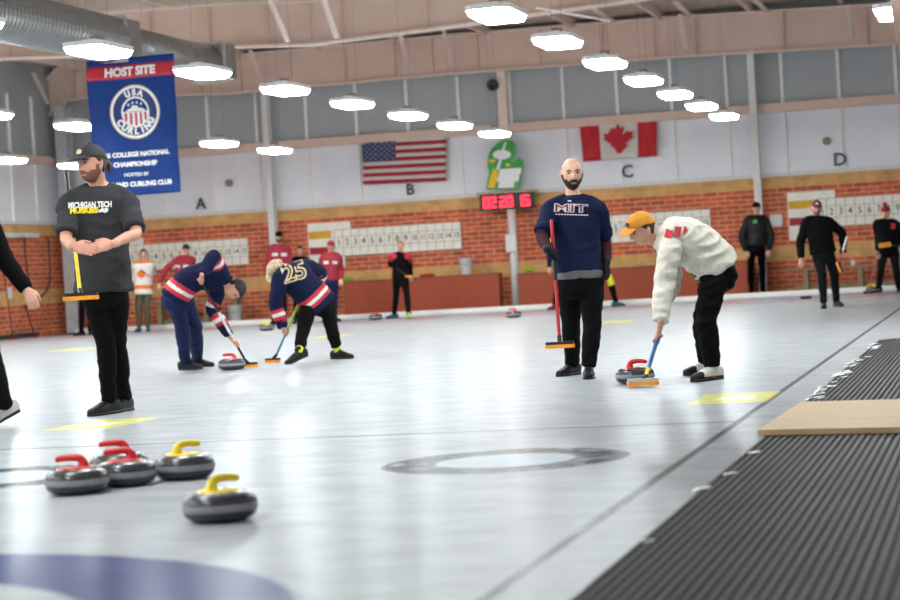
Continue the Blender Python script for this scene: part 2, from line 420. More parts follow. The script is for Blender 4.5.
# ------------------------------------------------------------------ curling stones
GRAN = mat('dark_granite', '37383b', .25, var=.6, vscale=100, spec=.6)
BAND = mat('granite_striking_band', '85878c', .6, var=.3, vscale=120)
REDP = mat('red_handle_plastic', 'c4161e', .3); YELP = mat('yellow_handle_plastic', 'ecd012', .3)
def stone(hm, name='curling_stone'):
    t = thing(name, (0, 0, 0))
    low = [(0, 0.004), (.062, .002), (.068, 0), (.078, .002), (.108, .006), (.127, .015), (.138, .027), (.1425, .040), (.1435, .046)]
    top = [(.1435, .068), (.1425, .076), (.138, .089), (.127, .102), (.110, .111), (.085, .116), (.05, .117), (0, .117)]
    obj('granite_body', lathe(bmesh.new(), low+[(.1435, .057)]+top), GRAN, t, True)
    obj('striking_band', lathe(bmesh.new(), [(.1432, .044), (.1452, .048), (.1455, .057), (.1452, .066), (.1432, .070)]), BAND, t, True)
    b = bmesh.new(); lathe(b, [(0, .125), (.03, .125), (.06, .122), (.080, .120), (.086, .115), (.082, .104), (0, .104)], 36)
    h = obj('handle', b, hm, t, True)
    b = bmesh.new()
    loft(b, [(.035, 0, .115), (.034, 0, .135), (.028, 0, .150), (.010, 0, .161), (-.03, 0, .164), (-.07, 0, .161), (-.085, 0, .158)],
         [(.024, .03), (.019, .024), (.0165, .02), (.016, .018), (.0155, .016), (.015, .015), (.013, .013)], sides=V((0, 1, 0)), n=16, k=4)
    obj('grip', b, hm, h, True)
    b = bmesh.new(); lathe(b, [(0, .128), (.011, .128), (.012, .124), (0, .124)], 16, (-.03, 0, 0)); obj('bolt_cap', b, mat('bolt', '8a8a8c', .4, metal=.6), h, True)
    return t
RS = stone(REDP); YS = stone(YELP)
def put_stone(src, px, py, rz, label, group=None, first=[set()], z=0.):
    p = ground(px, py)
    if p.y > 41.6: p = atY(px, py, 41.6)
    d = (p-CP); d.z = 0; p = p + d.normalized()*.075; p.z = z
    if src.name in first[0]: return dup(src, p, rz, label, group)
    first[0].add(src.name); src.location = p; src.rotation_euler = (0, 0, rz); tag(src, label, 'curling stone', group); return src
GS = 'curling stones standing together near the house'
put_stone(RS, 78, 495, math.radians(8), 'red handled granite curling stone, leftmost of the near cluster', GS)
put_stone(RS, 126, 487, math.radians(14), 'red handled curling stone touching the leftmost one on its right', GS)
put_stone(RS, 120, 477, math.radians(14), 'red handled curling stone almost hidden behind the two other red ones', GS)
put_stone(YS, 185, 480, math.radians(236), 'yellow handled curling stone beside the red cluster, the farther yellow one', GS)
put_stone(YS, 221, 523, math.radians(238), 'yellow handled curling stone standing alone in front, closest of all', GS)
put_stone(RS, 635.5, 384, math.radians(180), 'red handled curling stone being swept by the man in orange cap')
put_stone(RS, 232, 370, math.radians(0), 'red handled curling stone under the hands of the navy jersey sweeper')
put_stone(YS, 267, 331, 0, 'yellow handled curling stone between the two bent navy sweepers, far off')
put_stone(RS, 514, 318, .5, 'red handled curling stone on far ice under the red clock')
put_stone(YS, 873, 291, 0, 'yellow handled curling stone at far right by the red beanie player')
put_stone(RS, 376, 320, 1., 'red handled curling stone on far ice left of the woman in black')

# ------------------------------------------------------------------ ceiling lamps
LM = bpy.data.materials.new('lamp_diffuser'); LM.use_nodes = True
_b = LM.node_tree.nodes['Principled BSDF']; _b.inputs['Base Color'].default_value = (.9, .95, .93, 1); _b.inputs['Emission Color'].default_value = (.95, 1, .985, 1); _b.inputs['Emission Strength'].default_value = LAMP_STRENGTH
HOUS = mat('lamp_housing', 'd9dad8', .45)
def lamp():
    t = thing('ceiling_light', (0, 0, 0))
    b = bmesh.new(); pr = [(u*.78, v*.78) for u, v in [(-.3, -.52), (-.2, -.62), (.2, -.62), (.3, -.52), (.3, .52), (.2, .62), (-.2, .62), (-.3, .52)]]
    prism(b, pr, lambda u, v, q: V((u, v, q)), .025, .075); box(b, (-.07, -.25, .075), (.07, .25, .12)); obj('housing', b, HOUS, t)
    b = bmesh.new(); a = [b.verts.new((u*.97, v*.97, .0249)) for u, v in pr]; c = [b.verts.new((u*.86, v*.9, -.035)) for u, v in pr]
    b.faces.new(c[::-1]); b.faces.new(a)
    for i in range(8): b.faces.new((c[i], c[(i+1) % 8], a[(i+1) % 8], a[i]))
    obj('diffuser', b, LM, t)
    b = bmesh.new()
    for y in (-.3, .3):
        tube([(-.0, y, .075), (-.0, y*.9, 2.6)], .0025, 5, bm=b)
    box(b, (-.05, -.09, .12), (.05, .05, .17)); obj('hanger', b, mat('hanger_wire', '8a817a', .5), t)
    return t
L0 = lamp(); first = True
rowdesc = {-4.86: 'row running toward the maple leaf flag', -9.3: 'row running past the banner to the sign', -13.8: 'row that passes behind the banner', -18.1: 'row near the left wall'}
ords = ['nearest', 'second', 'third', 'fourth', 'fifth', 'sixth', 'seventh', 'eighth']
for rx in (-.98, -4.86, -9.3, -13.8, -18.1):
    ylist = [20.95+3.06*k for k in range(-6, 7)]
    vis = []
    for y in ylist:
        p = V((rx, y, 3.5)); d = p-CP; z = d.dot(Fw); px = 450+FPX*d.dot(CR)/z; py = 300-FPX*d.dot(CU)/z
        if z > 0 and -35 < px < 900 and -8 < py < 600 and not (rx == -.98 and px > 895): vis.append(y)
    for y in ylist:
        if rx == -.98 and not (14 < y < 24.5): continue
        if y in vis:
            if rx == -.98: lab = 'white ceiling light at the top right corner, half behind the brown column'
            else: lab = 'white hanging ceiling light, %s one of the %s' % (ords[vis.index(y)], rowdesc[rx])
            grp = 'hanging ceiling lights'
        else: lab = 'white hanging ceiling light beyond the frame edge'; grp = 'hanging ceiling lights outside the frame'
        if first: L0.location = (rx, y, 3.5); tag(L0, lab, 'light', grp); first = False
        else: dup(L0, (rx, y, 3.5), 0, lab, grp)

# ------------------------------------------------------------------ air duct
DUCT = mat('galvanised_duct', '8e9090', .35, metal=.75, var=.1)
dc = atY(48, 26, 27.0)
t = thing('air_duct', dc, 'big round ribbed galvanised air duct under the roof, top left', 'air duct')
def yfor(px):   # Y where the duct axis projects on px
    lo, hi = 15., 44.
    for _ in range(40):
        m_ = (lo+hi)/2; d = V((dc.x, m_, dc.z))-CP; x_ = 450+FPX*d.dot(CR)/d.dot(Fw)
        if x_ < px: lo = m_
        else: hi = m_
    return lo
y1, y2 = yfor(108), yfor(208)
b = bmesh.new(); pts = []; rr = []
yy = 19.5; i = 0
while yy < y1: pts.append((dc.x, yy, dc.z)); rr.append(.36 if i % 2 else .345); yy += .06; i += 1
loft(b, pts, rr, n=28, k=1, caps=False); obj('ribbed_tube', b, DUCT, t, False)
obj('outlet_box', bbox((dc.x-.3, y1, dc.z-.34), (dc.x+.3, y1+.55, dc.z+.3), .01), DUCT, t); obj('outlet_box', bbox((dc.x-.3, y2, dc.z-.28), (dc.x+.3, y2+.55, dc.z+.3), .01), DUCT, t)
b = bmesh.new(); loft(b, [(dc.x, y1+.5, dc.z), (dc.x, y2, dc.z)], .27, n=24, k=1, caps=False); obj('narrow_tube', b, DUCT, t, True)
for yq in (y1, y2):
    b = bmesh.new()
    for lo, hi in (((-.32, -.36), (-.27, .33)), ((.27, -.36), (.32, .33)), ((-.27, -.36), (.27, -.31)), ((-.27, .28), (.27, .33))):
        box(b, (dc.x+lo[0], yq-.03, dc.z+lo[1]), (dc.x+hi[0], yq, dc.z+hi[1]))
    for k in range(7): box(b, (dc.x-.24+k*.08-.01, yq-.02, dc.z-.31), (dc.x-.24+k*.08+.01, yq, dc.z+.28))
    obj('register', b, mat('register_paint', 'b9b5b0', .5), t)

# ------------------------------------------------------------------ banner
BY = 29.0
tl, tr, bl, br_ = atY(88, 60, BY), atY(174, 53, BY), atY(93, 196.5, BY), atY(180.5, 194, BY)
BW = ((tr.x-tl.x)+(br_.x-bl.x))/2; bx = (tl.x+tr.x+bl.x+br_.x)/4; bz0, bz1 = (bl.z+br_.z)/2, (tl.z+tr.z)/2; BH = bz1-bz0
t = thing('hanging_banner', (bx, BY, bz0), 'blue and red host site championship banner hanging under the air duct', 'banner')
def bw(u, v, q=0.):      # u -.5...5, v 0..1 of the banner height
    return V((bx+u*BW, BY-q+.025*math.sin(u*9+v*3)+.015*math.sin(v*14), bz0+v*BH))
def grid(mapf, nu, nv, th=.006):
    b = bmesh.new(); F = [[b.verts.new(mapf(i/nu-.5, j/nv, th)) for i in range(nu+1)] for j in range(nv+1)]; B = [[b.verts.new(mapf(i/nu-.5, j/nv, 0)) for i in range(nu+1)] for j in range(nv+1)]
    for j in range(nv):
        for i in range(nu):
            b.faces.new((F[j][i], F[j][i+1], F[j+1][i+1], F[j+1][i])); b.faces.new((B[j][i+1], B[j][i], B[j+1][i], B[j+1][i+1]))
    for i in range(nu): b.faces.new((B[0][i], B[0][i+1], F[0][i+1], F[0][i])); b.faces.new((F[nv][i], F[nv][i+1], B[nv][i+1], B[nv][i]))
    for j in range(nv): b.faces.new((F[j][0], F[j+1][0], B[j+1][0], B[j][0])); b.faces.new((B[j][nu], B[j+1][nu], F[j+1][nu], F[j][nu]))
    return b
BNAVY = mat('banner_blue', '16397f', .6, spec=.2, var=.1, vscale=2); BRED = mat('banner_red', 'c22a3c', .4); BWHT = mat('print_white', 'eef0f0', .5, var=.03)
GOLD = mat('print_gold', 'd8c9a0', .5); BNV2 = mat('banner_dark_blue', '153370', .6)
obj('cloth', grid(bw, 24, 40), BNAVY, t, True)
band = lambda v0, v1, q: (lambda u, v, th: bw(u, v0+(v1-v0)*v, th*.5+q))
obj('red_band', grid(band(.845, .945, .004), 24, 4), BRED, t, True)
asp = BH/BW
def bt(cu, cv, q=.014): return lambda u, v, z: bw(cu+u/BW, cv+v/BH, q+z)
obj('lettering', text_bm('HOST SITE', .125*BW, .004, .006*BW, bt(0, .892, .02), cut=1), BWHT, t)
for tx_, sz_, bo_, v_ in (('2025 COLLEGE NATIONAL', .067, .003, .295), ('CHAMPIONSHIP', .067, .003, .225), ('HOSTED BY', .05, .001, .15), ('MIDLAND CURLING CLUB', .067, .003, .08)):
    obj('lettering', text_bm(tx_, sz_*BW, .004, bo_*BW, bt(0, v_), cut=1, sx=1.02), BWHT, t)
lu, lv = .03, .6
def disc(r0, r1, q, n=40, a0=0, a1=2*math.pi):
    b = bmesh.new(); ps = []; K = 7
    for i in range(n+1):
        a = a0+(a1-a0)*i/n; ps.append([b.verts.new(bt(lu, lv)((r0+(r1-r0)*k/K)*math.cos(a), (r0+(r1-r0)*k/K)*math.sin(a), q)) for k in range(K+1)])
    for p, q_ in zip(ps, ps[1:]):
        for k in range(K): b.faces.new((p[k], p[k+1], q_[k+1], q_[k]))
    return b
R_ = .29*BW
obj('emblem', disc(.001, R_, .001), GOLD, t); obj('emblem', disc(.001, R_*.955, .0022), BWHT, t); obj('emblem', disc(.001, R_*.88, .0034), BNV2, t)
obj('emblem', disc(.001, R_*.57, .0046), BWHT, t); obj('emblem', disc(.001, R_*.5, .0058, a0=0.05, a1=math.pi-.05), BNAVY, t)
b = bmesh.new()
for k in range(5):
    xx = (-.4+.2*k)*R_; hh = math.sqrt(max(0, (.52*R_)**2-xx*xx))
    a_ = [bt(lu, lv)(xx+dx, z, .0062) for dx, z in ((-.045*R_, -hh*.95), (.045*R_, -hh*.95), (.045*R_, -.02*R_), (-.045*R_, -.02*R_))]; b.faces.new([b.verts.new(p) for p in a_])
obj('emblem', b, BRED, t)
b = bmesh.new(); prism(b, [(-.42, .02), (-.3, .12), (-.16, .15), (-.14, .24), (-.02, .24), (.1, .22), (.12, .15), (.3, .12), (.42, .02)], lambda u, v, q: bt(lu, lv)(u*R_, v*R_, q), .006, .008); obj('emblem', b, BWHT, t)
b = bmesh.new()
for sx_ in (-.27, -.1, .08, .25):
    for a0 in (0,): 
        c = []
        for i in range(10):
            r = (.065 if i % 2 == 0 else .03)*R_; a = math.pi/2+i*math.pi/5; c.append((sx_*R_+r*math.cos(a), (.37-abs(sx_)*.35)*R_+r*math.sin(a)))
        prism(b, c, lambda u, v, q: bt(lu, lv)(u, v, q), .006, .008)
obj('emblem', b, BWHT, t)
def arc_text(s, rad, mid, step, size, up):
    b = bmesh.new()
    for i, ch in enumerate(s):
        a = mid+(-(i-(len(s)-1)/2)*step if up else (i-(len(s)-1)/2)*step); rot = a-math.pi/2 if up else a+math.pi/2
        c_, s_ = math.cos(rot), math.sin(rot)
        text_bm(ch, size, .003, .006*BW, lambda u, v, z, a=a, c_=c_, s_=s_: bt(lu, lv)(rad*math.cos(a)+u*c_-v*s_, rad*math.sin(a)+u*s_+v*c_, z+.005), bm=b)
    return b
obj('lettering', arc_text('USA', R_*.71, math.pi/2, .38, .31*R_, True), BWHT, t)
obj('lettering', arc_text('CURLING', R_*.72, -math.pi/2, .345, .33*R_, False), BWHT, t)
obj('hanger_rod', tube([(bx-BW*.52, BY-.01, bz1+.005), (bx+BW*.52, BY-.01, bz1+.005)], .015), mat('rod', '8a8a88', .4), t)
for u in (-.45, .45): obj('hanger_wire', tube([(bx+BW*u, BY, bz1+.01), (bx+BW*u, BY, dc.z-.3)], .004, 5), MATS['hanger_wire'], t)

# ------------------------------------------------------------------ flags on the back wall
FR = mat('flag_red', 'b02334', .7); FW_ = mat('flag_white', 'd9d4cf', .7, var=.05); FB = mat('flag_blue', '353f6c', .7); CRED = mat('maple_red', 'c2202c', .7)
def flag_frame(tl, tr, bl, br, Y, amp=.03, sag=0.):
    a, b_, c, d = [atY(*p, Y) for p in (tl, tr, bl, br)]
    def f(u, v, q=0.):     # u,v in 0..1, v up
        top = a.lerp(b_, u); bot = c.lerp(d, u); p = bot.lerp(top, v); p.z -= sag*math.sin(math.pi*u)*v
        p.y = Y-q+amp*math.sin(u*16+v*4)*(.4+.6*(1-v))+amp*.5*math.sin(u*31+1); return p
    return f
f = flag_frame((361.5, 137), (446.5, 132), (363, 184.5), (446.5, 181), WY-.12)
t = thing('us_flag', f(.5, 0), 'red, white and blue flag with stars and stripes pinned above scoreboard B', 'flag')
for cols_, m_, nm in ((0, FR, 'red_stripes'), (1, FW_, 'white_stripes')):
    b = bmesh.new()
    for r in range(cols_, 13, 2):
        n = 30; v0, v1 = 1-(r+1)/13, 1-r/13
        A = [[b.verts.new(f(i/n, v, q)) for i in range(n+1)] for v, q in ((v0, .008), (v1, .008), (v1, 0), (v0, 0))]
        for i in range(n):
            for p, q in ((0, 1), (1, 2), (2, 3), (3, 0)): b.faces.new((A[p][i], A[p][i+1], A[q][i+1], A[q][i]))
        for i in (0, n): b.faces.new([A[p][i] for p in range(4)])
    obj(nm, b, m_, t, True)
b = bmesh.new(); n = 14
A = [[b.verts.new(f(.4*i/n, 1-(7/13)*j/8, .011)) for i in range(n+1)] for j in range(9)]
for j in range(8):
    for i in range(n): b.faces.new((A[j][i], A[j][i+1], A[j+1][i+1], A[j+1][i]))
nf_ = len(b.faces)
for r in range(9):
    for c in range(6 if r % 2 == 0 else 5):
        cu_ = (.4/12)*(1+2*c+(r % 2)); cv_ = 1-(7/13)*(r+1)/10
        b.faces.new([b.verts.new(f(cu_+(.012 if i % 2 == 0 else .005)*math.cos(math.pi/2+i*math.pi/5), cv_+(.021 if i % 2 == 0 else .009)*math.sin(math.pi/2+i*math.pi/5), .014)) for i in range(10)])
b.faces.ensure_lookup_table()
for q in b.faces[nf_:]: q.material_index = 1
obj('canton', b, [FB, FW_], t, True, recalc=False)
f = flag_frame((579, 121), (657, 114.5), (583, 161.5), (657, 156), WY-.12, .03, .09)
t = thing('canadian_flag', f(.5, 0), 'red and white flag with a red maple leaf pinned above scoreboard C', 'flag')
for nm, m_, u0, u1 in (('red_bar', CRED, 0, .25), ('white_field', FW_, .25, .75), ('red_bar', CRED, .75, 1)):
    obj(nm, grid(lambda u, v, q: f(u0+(u1-u0)*(u+.5), v, q), 12, 10, .008), m_, t, True)
leaf = [(0, 1), (.16, .7), (.34, .8), (.24, .28), (.5, .52), (.56, .4), (.82, .45), (.73, .2), (.83, .12), (.42, -.22), (.48, -.4), (.06, -.32), (.08, -.8)]
leaf = leaf+[(-x, y) for x, y in reversed(leaf[1:])]
b = bmesh.new(); b.faces.new([b.verts.new(f(.5+x*.24, .5+y*.45, .065)) for x, y in leaf]); bmesh.ops.triangulate(b, faces=b.faces)
obj('maple_leaf', b, CRED, t)

# ------------------------------------------------------------------ wall letters, scoreboards, clock, sign
for ch, px, py, s_ in (('A', 202, 204, .36), ('B', 411, 190, .34), ('C', 628, 172, .38), ('D', 840, 160, .38)):
    p = atY(px, py, WY); tag(obj('wall_letter', text_bm(ch, s_, .02, .006, wallmap(p.x, p.z, WY-.06)), DARK), 'dark letter %s fixed to the gray wall panels' % ch, 'letter', 'sheet letters on the back wall')
SY = mat('score_yellow', 'e2ae1c', .6); SR = mat('score_red', 'a81c2a', .6); NUM = mat('score_black', '4a4a48', .6); LIN = mat('score_line', 'a8a08c', .6)
def scoreboard(x0, ztop, n0, n1, label, head=True, cell=.195):
    t = thing('scoreboard', (x0, WY, ztop-.7), label, 'scoreboard', 'sheet scoreboards on the brick wall')
    y = WY-.05; hw = .98; g0 = x0+(.62 if head else 0)
    if head:
        b = bmesh.new(); box(b, (x0, y, ztop-.17), (x0+hw+.02, WY-.006, ztop)); box(b, (x0, y, ztop-1.02), (x0+hw*.85, WY-.006, ztop-.17)); obj('header_panel', b, OFFW, t)
        obj('yellow_strip', bbox((x0+.02, y-.012, ztop-.35), (x0+.55, y, ztop-.18)), SY, t); obj('red_strip', bbox((x0+.02, y-.012, ztop-.70), (x0+.55, y, ztop-.54)), SR, t)
    gw = cell*(n1-n0+1)
    obj('number_panel', bbox((g0-.03, y-.003, ztop-.77), (g0+gw, WY-.006, ztop-.17)), OFFW, t)
    b = bmesh.new()
    for i in range(n1-n0+2): box(b, (g0+i*cell-.006, y-.007, ztop-.77), (g0+i*cell+.006, y, ztop-.17))
    for z in (ztop-.17, ztop-.335, ztop-.58, ztop-.765): box(b, (g0-.03, y-.007, z-.006), (g0+gw, y, z+.006))
    obj('grid_lines', b, LIN, t)
    for i in range(n0, n1+1): obj('numeral', text_bm(str(i), .2 if i < 10 else .17, .004, .002, wallmap(g0+(i-n0+.5)*cell, ztop-.46, y-.004), sx=.9 if i < 10 else .8), NUM, t)
    return t
p = atY(308, 224, WY); scoreboard(p.x, p.z, 1, 15, 'white end by end scoreboard under the starred flag, numbers one to fifteen')
p = atY(787, 193, WY); scoreboard(p.x, p.z, 1, 12, 'white scoreboard with yellow and red strips at the right under letter D')
p = atY(248, 238, WY); scoreboard(p.x-.195*15-.62, p.z+.17, 1, 15, 'white numbered scoreboard behind the navy sweeper under letter A')
p = atY(710, 209, WY); scoreboard(p.x-.195*15-.62, p.z+.17, 1, 15, 'white numbered scoreboard behind the bald man and orange cap man')
c0, c1 = atY(479, 195, WY-.5), atY(534, 208, WY-.5)
t = thing('digital_clock', ((c0.x+c1.x)/2, WY-.5, c1.z), 'red LED timer clock on top of the white post', 'clock')
obj('case', bbox((c0.x, WY-.5, c1.z), (c1.x, WY-.38, c0.z), .01), BLACK, t)
b = bmesh.new(); cm = wallmap((c0.x+c1.x)/2, (c0.z+c1.z)/2, WY-.502)
def seg7(b, ch, ox, w_, h_, th):
    on = {'0': 'abcdef', '1': 'bc', '2': 'abged', '3': 'abgcd', '4': 'fgbc', '5': 'afgcd', '8': 'abcdefg', '6': 'afgcde', '9': 'abcfgd'}[ch]
    for s_ in on:
        x0, x1, y0, y1 = {'a': (0, 1, 1, 1), 'd': (0, 1, 0, 0), 'g': (0, 1, .5, .5), 'b': (1, 1, .5, 1), 'c': (1, 1, 0, .5), 'e': (0, 0, 0, .5), 'f': (0, 0, .5, 1)}[s_]
        p0 = (ox+x0*w_-th/2, (y0-.5)*h_-th/2); p1 = (ox+x1*w_+th/2, (y1-.5)*h_+th/2)
        prism(b, [p0, (p1[0], p0[1]), p1, (p0[0], p1[1])], cm, .001, .004)
for i, ch in enumerate('022015'): seg7(b, ch, -.50+i*.155+(i//2)*.06, .1, .2, .032)
obj('red_digits', b, mat('led_red', 'ff2038', .4, emit=4.), t)
zp = c1.z
tag(obj('post', tube([(atY(513.5, 250, WY-.45).x, WY-.45, .02), (atY(513.5, 250, WY-.45).x, WY-.45, zp)], .09, 20), WHITE, None, True), 'white round post holding up the red clock', 'post')
px_ = atY(513.5, 250, WY-.45).x
for z, h in ((1.45, .22), (1.12, .06)):
    pass
tag(obj('electrical_box', bbox((px_-.13, WY-.62, 1.25), (px_+.11, WY-.545, 1.62), .01), WHITE), 'white electrical box on the front of the clock post', 'electrical box')
# green mitten sign
SYY = WY-.42
def sg(cx_, cy_): return atY(470+cx_/6.667, 130+cy_/6.667, SYY)
def sgp(poly, m_, nm, q0, q1, par):
    b = bmesh.new(); prism(b, [(sg(*p).x, sg(*p).z) for p in poly], lambda u, v, q: V((u, SYY-q, v)), q0, q1); return obj(nm, b, m_, par)
base = sg(220, 400)
t = thing('mitten_sign', (base.x, SYY, c0.z+.02), 'green mitten shaped club sign with a yellow broom above the clock', 'sign')
GRN = mat('sign_green', '35a04a', .5, var=.2, vscale=3)
mit = [(112, 395), (118, 340), (128, 290), (118, 240), (122, 180), (140, 130), (180, 90), (235, 62), (280, 70), (305, 100), (308, 150), (285, 195), (280, 215), (300, 205), (325, 188), (352, 200), (358, 245), (342, 300), (335, 345), (318, 395)]
sgp(mit, GRN, 'mitten_panel', 0, .03, t)
ell = lambda cx_, cy_, a, b_, n=20: [(cx_+a*math.cos(-2*math.pi*i/n), cy_+b_*math.sin(-2*math.pi*i/n)) for i in range(n)]
sgp(ell(215, 165, 60, 32), BWHT, 'stone_emblem', .03, .04, t)
sgp([(178, 260), (232, 80), (246, 82), (196, 262)], BWHT, 'broom_emblem', .03, .036, t)
sgp([(118, 385), (135, 320), (160, 255), (190, 262), (188, 320), (165, 388)], mat('sign_yellow', 'e8c21c', .5), 'broom_emblem', .03, .04, t)
sgp([(200, 262), (345, 252), (342, 290), (330, 300), (328, 340), (300, 345), (292, 385), (190, 388), (198, 345), (180, 345), (195, 300)], BWHT, 'lettering_panel', .03, .038, t)
sgp(ell(150, 206, 22, 12), MATS['sign_yellow'], 'emblem_spot', .03, .04, t); sgp(ell(255, 232, 14, 12), MATS['sign_yellow'], 'emblem_spot', .03, .04, t)
tag(obj('shelf_board', bbox((c0.x-.05, WY-.52, c0.z), (c1.x+.05, WY-.3, c0.z+.05)), mat('shelf_wood', 'b59c7c', .6)), 'thin wooden shelf between the red clock and the green sign', 'shelf')
# small round fixtures on the panels
p = atY(493, 85, WY-.25)
tag(obj('loudspeaker', lathe(bmesh.new(), [(0, -.1), (.08, -.1), (.13, -.02), (.13, .06), (.1, .08), (0, .05)], 20), BLACK), 'small round black loudspeaker beside the upper wall column', 'loudspeaker')
o = bpy.data.objects['loudspeaker']; o.rotation_euler = (math.pi/2, 0, 0); o.location = p
for px, py, lab in ((228.5, 183, 'small round beige wall fixture right of letter A'), (826.5, 141, 'small round beige wall fixture above letter D')):
    p = atY(px, py, WY-.05); o = obj('wall_fixture', lathe(bmesh.new(), [(0, .03), (.05, .03), (.085, .0), (.085, -.06), (0, -.06)], 20), mat('beige_plastic', '8f8a78', .6)); o.rotation_euler = (math.pi/2, 0, 0); o.location = p; tag(o, lab, 'wall fixture')
p = atY(776.5, 220.5, WY); tag(obj('wall_box', bbox((p.x-.13, WY-.1, p.z-.13), (p.x+.13, WY, p.z+.13), .015), WHITE), 'small white electrical box on brick between jacket man and scoreboard', 'box')
p = atY(11, 293, WY); p = atX(10, 293, WX+.02)
tag(obj('light_switch', bbox((WX, p.y-.1, p.z-.12), (WX+.03, p.y+.1, p.z+.12), .005), WHITE), 'white switch plate on the left brick wall', 'switch')

# low red-brown partitions, buckets, benches
RB = mat('redbrown_panel', 'a8492c', .6, var=.06)
def part_box(pxa, pxb, pyt, lab):
    a, c = atY(pxa, pyt, WY-.6), atY(pxb, pyt, WY-.6); z1 = a.z
    t = thing('partition', ((a.x+c.x)/2, WY-.5, .02), lab, 'partition', 'low red brown partitions along the back wall')
    obj('front_panel', bbox((a.x, WY-.6, .02), (c.x, WY-.57, z1), .004), RB, t); obj('top_rail', bbox((a.x-.01, WY-.61, z1), (c.x+.01, WY-.3, z1+.03), .004), mat('panel_cap', '8e3c26', .6), t)
    b = bmesh.new(); box(b, (a.x, WY-.57, .02), (a.x+.03, WY-.3, z1)); box(b, (c.x-.03, WY-.57, .02), (c.x, WY-.3, z1)); obj('side_panel', b, RB, t); return z1
za = part_box(343, 499, 283, 'low red brown partition left of the clock post')
zb_ = part_box(518, 748, 275, 'low red brown partition right of the clock post')
def bucket(pos, lab, s_=1.):
    t = thing('bucket', pos, lab, 'bucket')
    b = lathe(bmesh.new(), [(0, 0), (.11, 0), (.115, .01), (.145, .34), (.152, .345), (.152, .36), (.14, .36), (.105, .02), (0, .02)], 24); b.transform(Matrix.Translation(pos) @ Matrix.Scale(s_, 4)); obj('pail', b, WHITE, t, True)
    b = tube([V(pos)+V((.15*s_*math.cos(a), -.02+.0*a, (.33-.12*math.sin(a))*s_)) for a in [i*math.pi/10 for i in range(11)]], .005, 5); b.transform(Matrix.Translation((0, -.15*s_, 0))); obj('bail', b, MATS['bolt'], t)
p = atY(467, 281, WY-.45); bucket(V((p.x, WY-.45, za+.03)), 'white plastic bucket on top of the left low partition')
p = atY(243.5, 317, WY-.6); bucket(V((p.x, WY-1.12, .02)), 'white plastic bucket beside the bench behind the navy sweeper', 1.15)
LIME = mat('lime_cloth', '86c51e', .8)
for px, py, Yp, zz, lab in ((349, 285, WY-.45, za+.03, 'lime green rag on the left low partition by the maroon cap player'), (529, 276, WY-.45, zb_+.03, 'lime green rag on the right low partition beside the clock post')):
    p = atY(px, py, Yp); b = bmesh.new(); loft(b, [(p.x-.1, Yp, zz+.045), (p.x, Yp, zz+.06), (p.x+.1, Yp, zz+.04)], [(.03, .03), (.07, .055), (.03, .03)], sides=V((0, 1, 0)), n=12)
    for v in b.verts: v.co.z = max(zz, v.co.z+.01*noise.noise(v.co*15))
    tag(obj('rag', b, LIME, None, True), lab, 'rag')
p = atY(428, 280, WY-.45); b = bmesh.new(); box(b, (p.x-.18, WY-.5, za+.03), (p.x+.15, WY-.38, za+.09), .015); tag(obj('broom_bag', b, mat('red_cloth', 'a3141f', .7)), 'small red cloth case lying on the left low partition', 'case')
BEN = mat('bench_wood', '8f7f63', .7)
def bench(pxa, pxb, py, lab, legs):
    a, c = atY(pxa, py, WY-.9), atY(pxb, py, WY-.9); z = a.z
    t = thing('bench', ((a.x+c.x)/2, WY-.75, .02), lab, 'bench')
    obj('seat', bbox((a.x, WY-.9, z-.05), (c.x, WY-.5, z), .006), BEN, t)
    for l in legs:
        x = atY(l, py, WY-.9).x; obj('leg', bbox((x-.05, WY-.88, .02), (x+.05, WY-.52, z-.05), .006), BEN, t)
    obj('stretcher', bbox((a.x+.1, WY-.72, .1), (c.x-.1, WY-.68, .18)), BEN, t)
bench(153, 239, 302, 'wooden bench at back wall behind the navy sweeper', (158, 205, 234))
bench(788, 920, 269, 'wooden bench at back wall behind the black sweater player', (805, 860, 912))
p = atY(853.5, 266, WY-.7); b = lathe(bmesh.new(), [(0, 0), (.04, 0), (.042, .01), (.042, .12), (.035, .15), (.015, .17), (.015, .2), (0, .2)], 16, (p.x, WY-.7, atY(853, 269, WY-.9).z+.012))
tag(obj('water_bottle', b, WHITE, None, True), 'white squeeze bottle standing on the right bench', 'bottle')
# left wall: rail with hanging hose and brooms leaning
p = atX(20, 234, WX+.1)
t = thing('wall_rack', (WX, 38, p.z), 'white wall rack rail with pegs along the left brick wall', 'rack')
obj('rail', bbox((WX, 33, p.z-.08), (WX+.16, WY-1.6, p.z+.02), .01), WHITE, t)
b = bmesh.new()
for i in range(22): tube([(WX+.12, 34+i*.4, p.z-.03), (WX+.26, 34+i*.4, p.z-.06), (WX+.28, 34+i*.4, p.z+.02)], .012, 6, bm=b)
obj('peg', b, mat('peg', 'b8b6b0', .5), t)
b = bmesh.new()
pa, pb, pc = atX(24, 238, WX+.2), atX(36, 300, WX+.2), atX(48, 238, WX+.2)
hp = [pa, pa.lerp(V((pa.x, pa.y+.1, pb.z)), .5), V((pa.x, pa.y+.25, pb.z+.2)), pb, V((pc.x, pc.y-.15, pb.z+.25)), pc.lerp(V((pc.x, pc.y, pb.z)), .5), pc]
loft(b, hp, .02, n=8, k=5); tag(obj('hose', b, BLACK, None, True), 'black hose hanging in a loop from the left wall rack', 'hose')

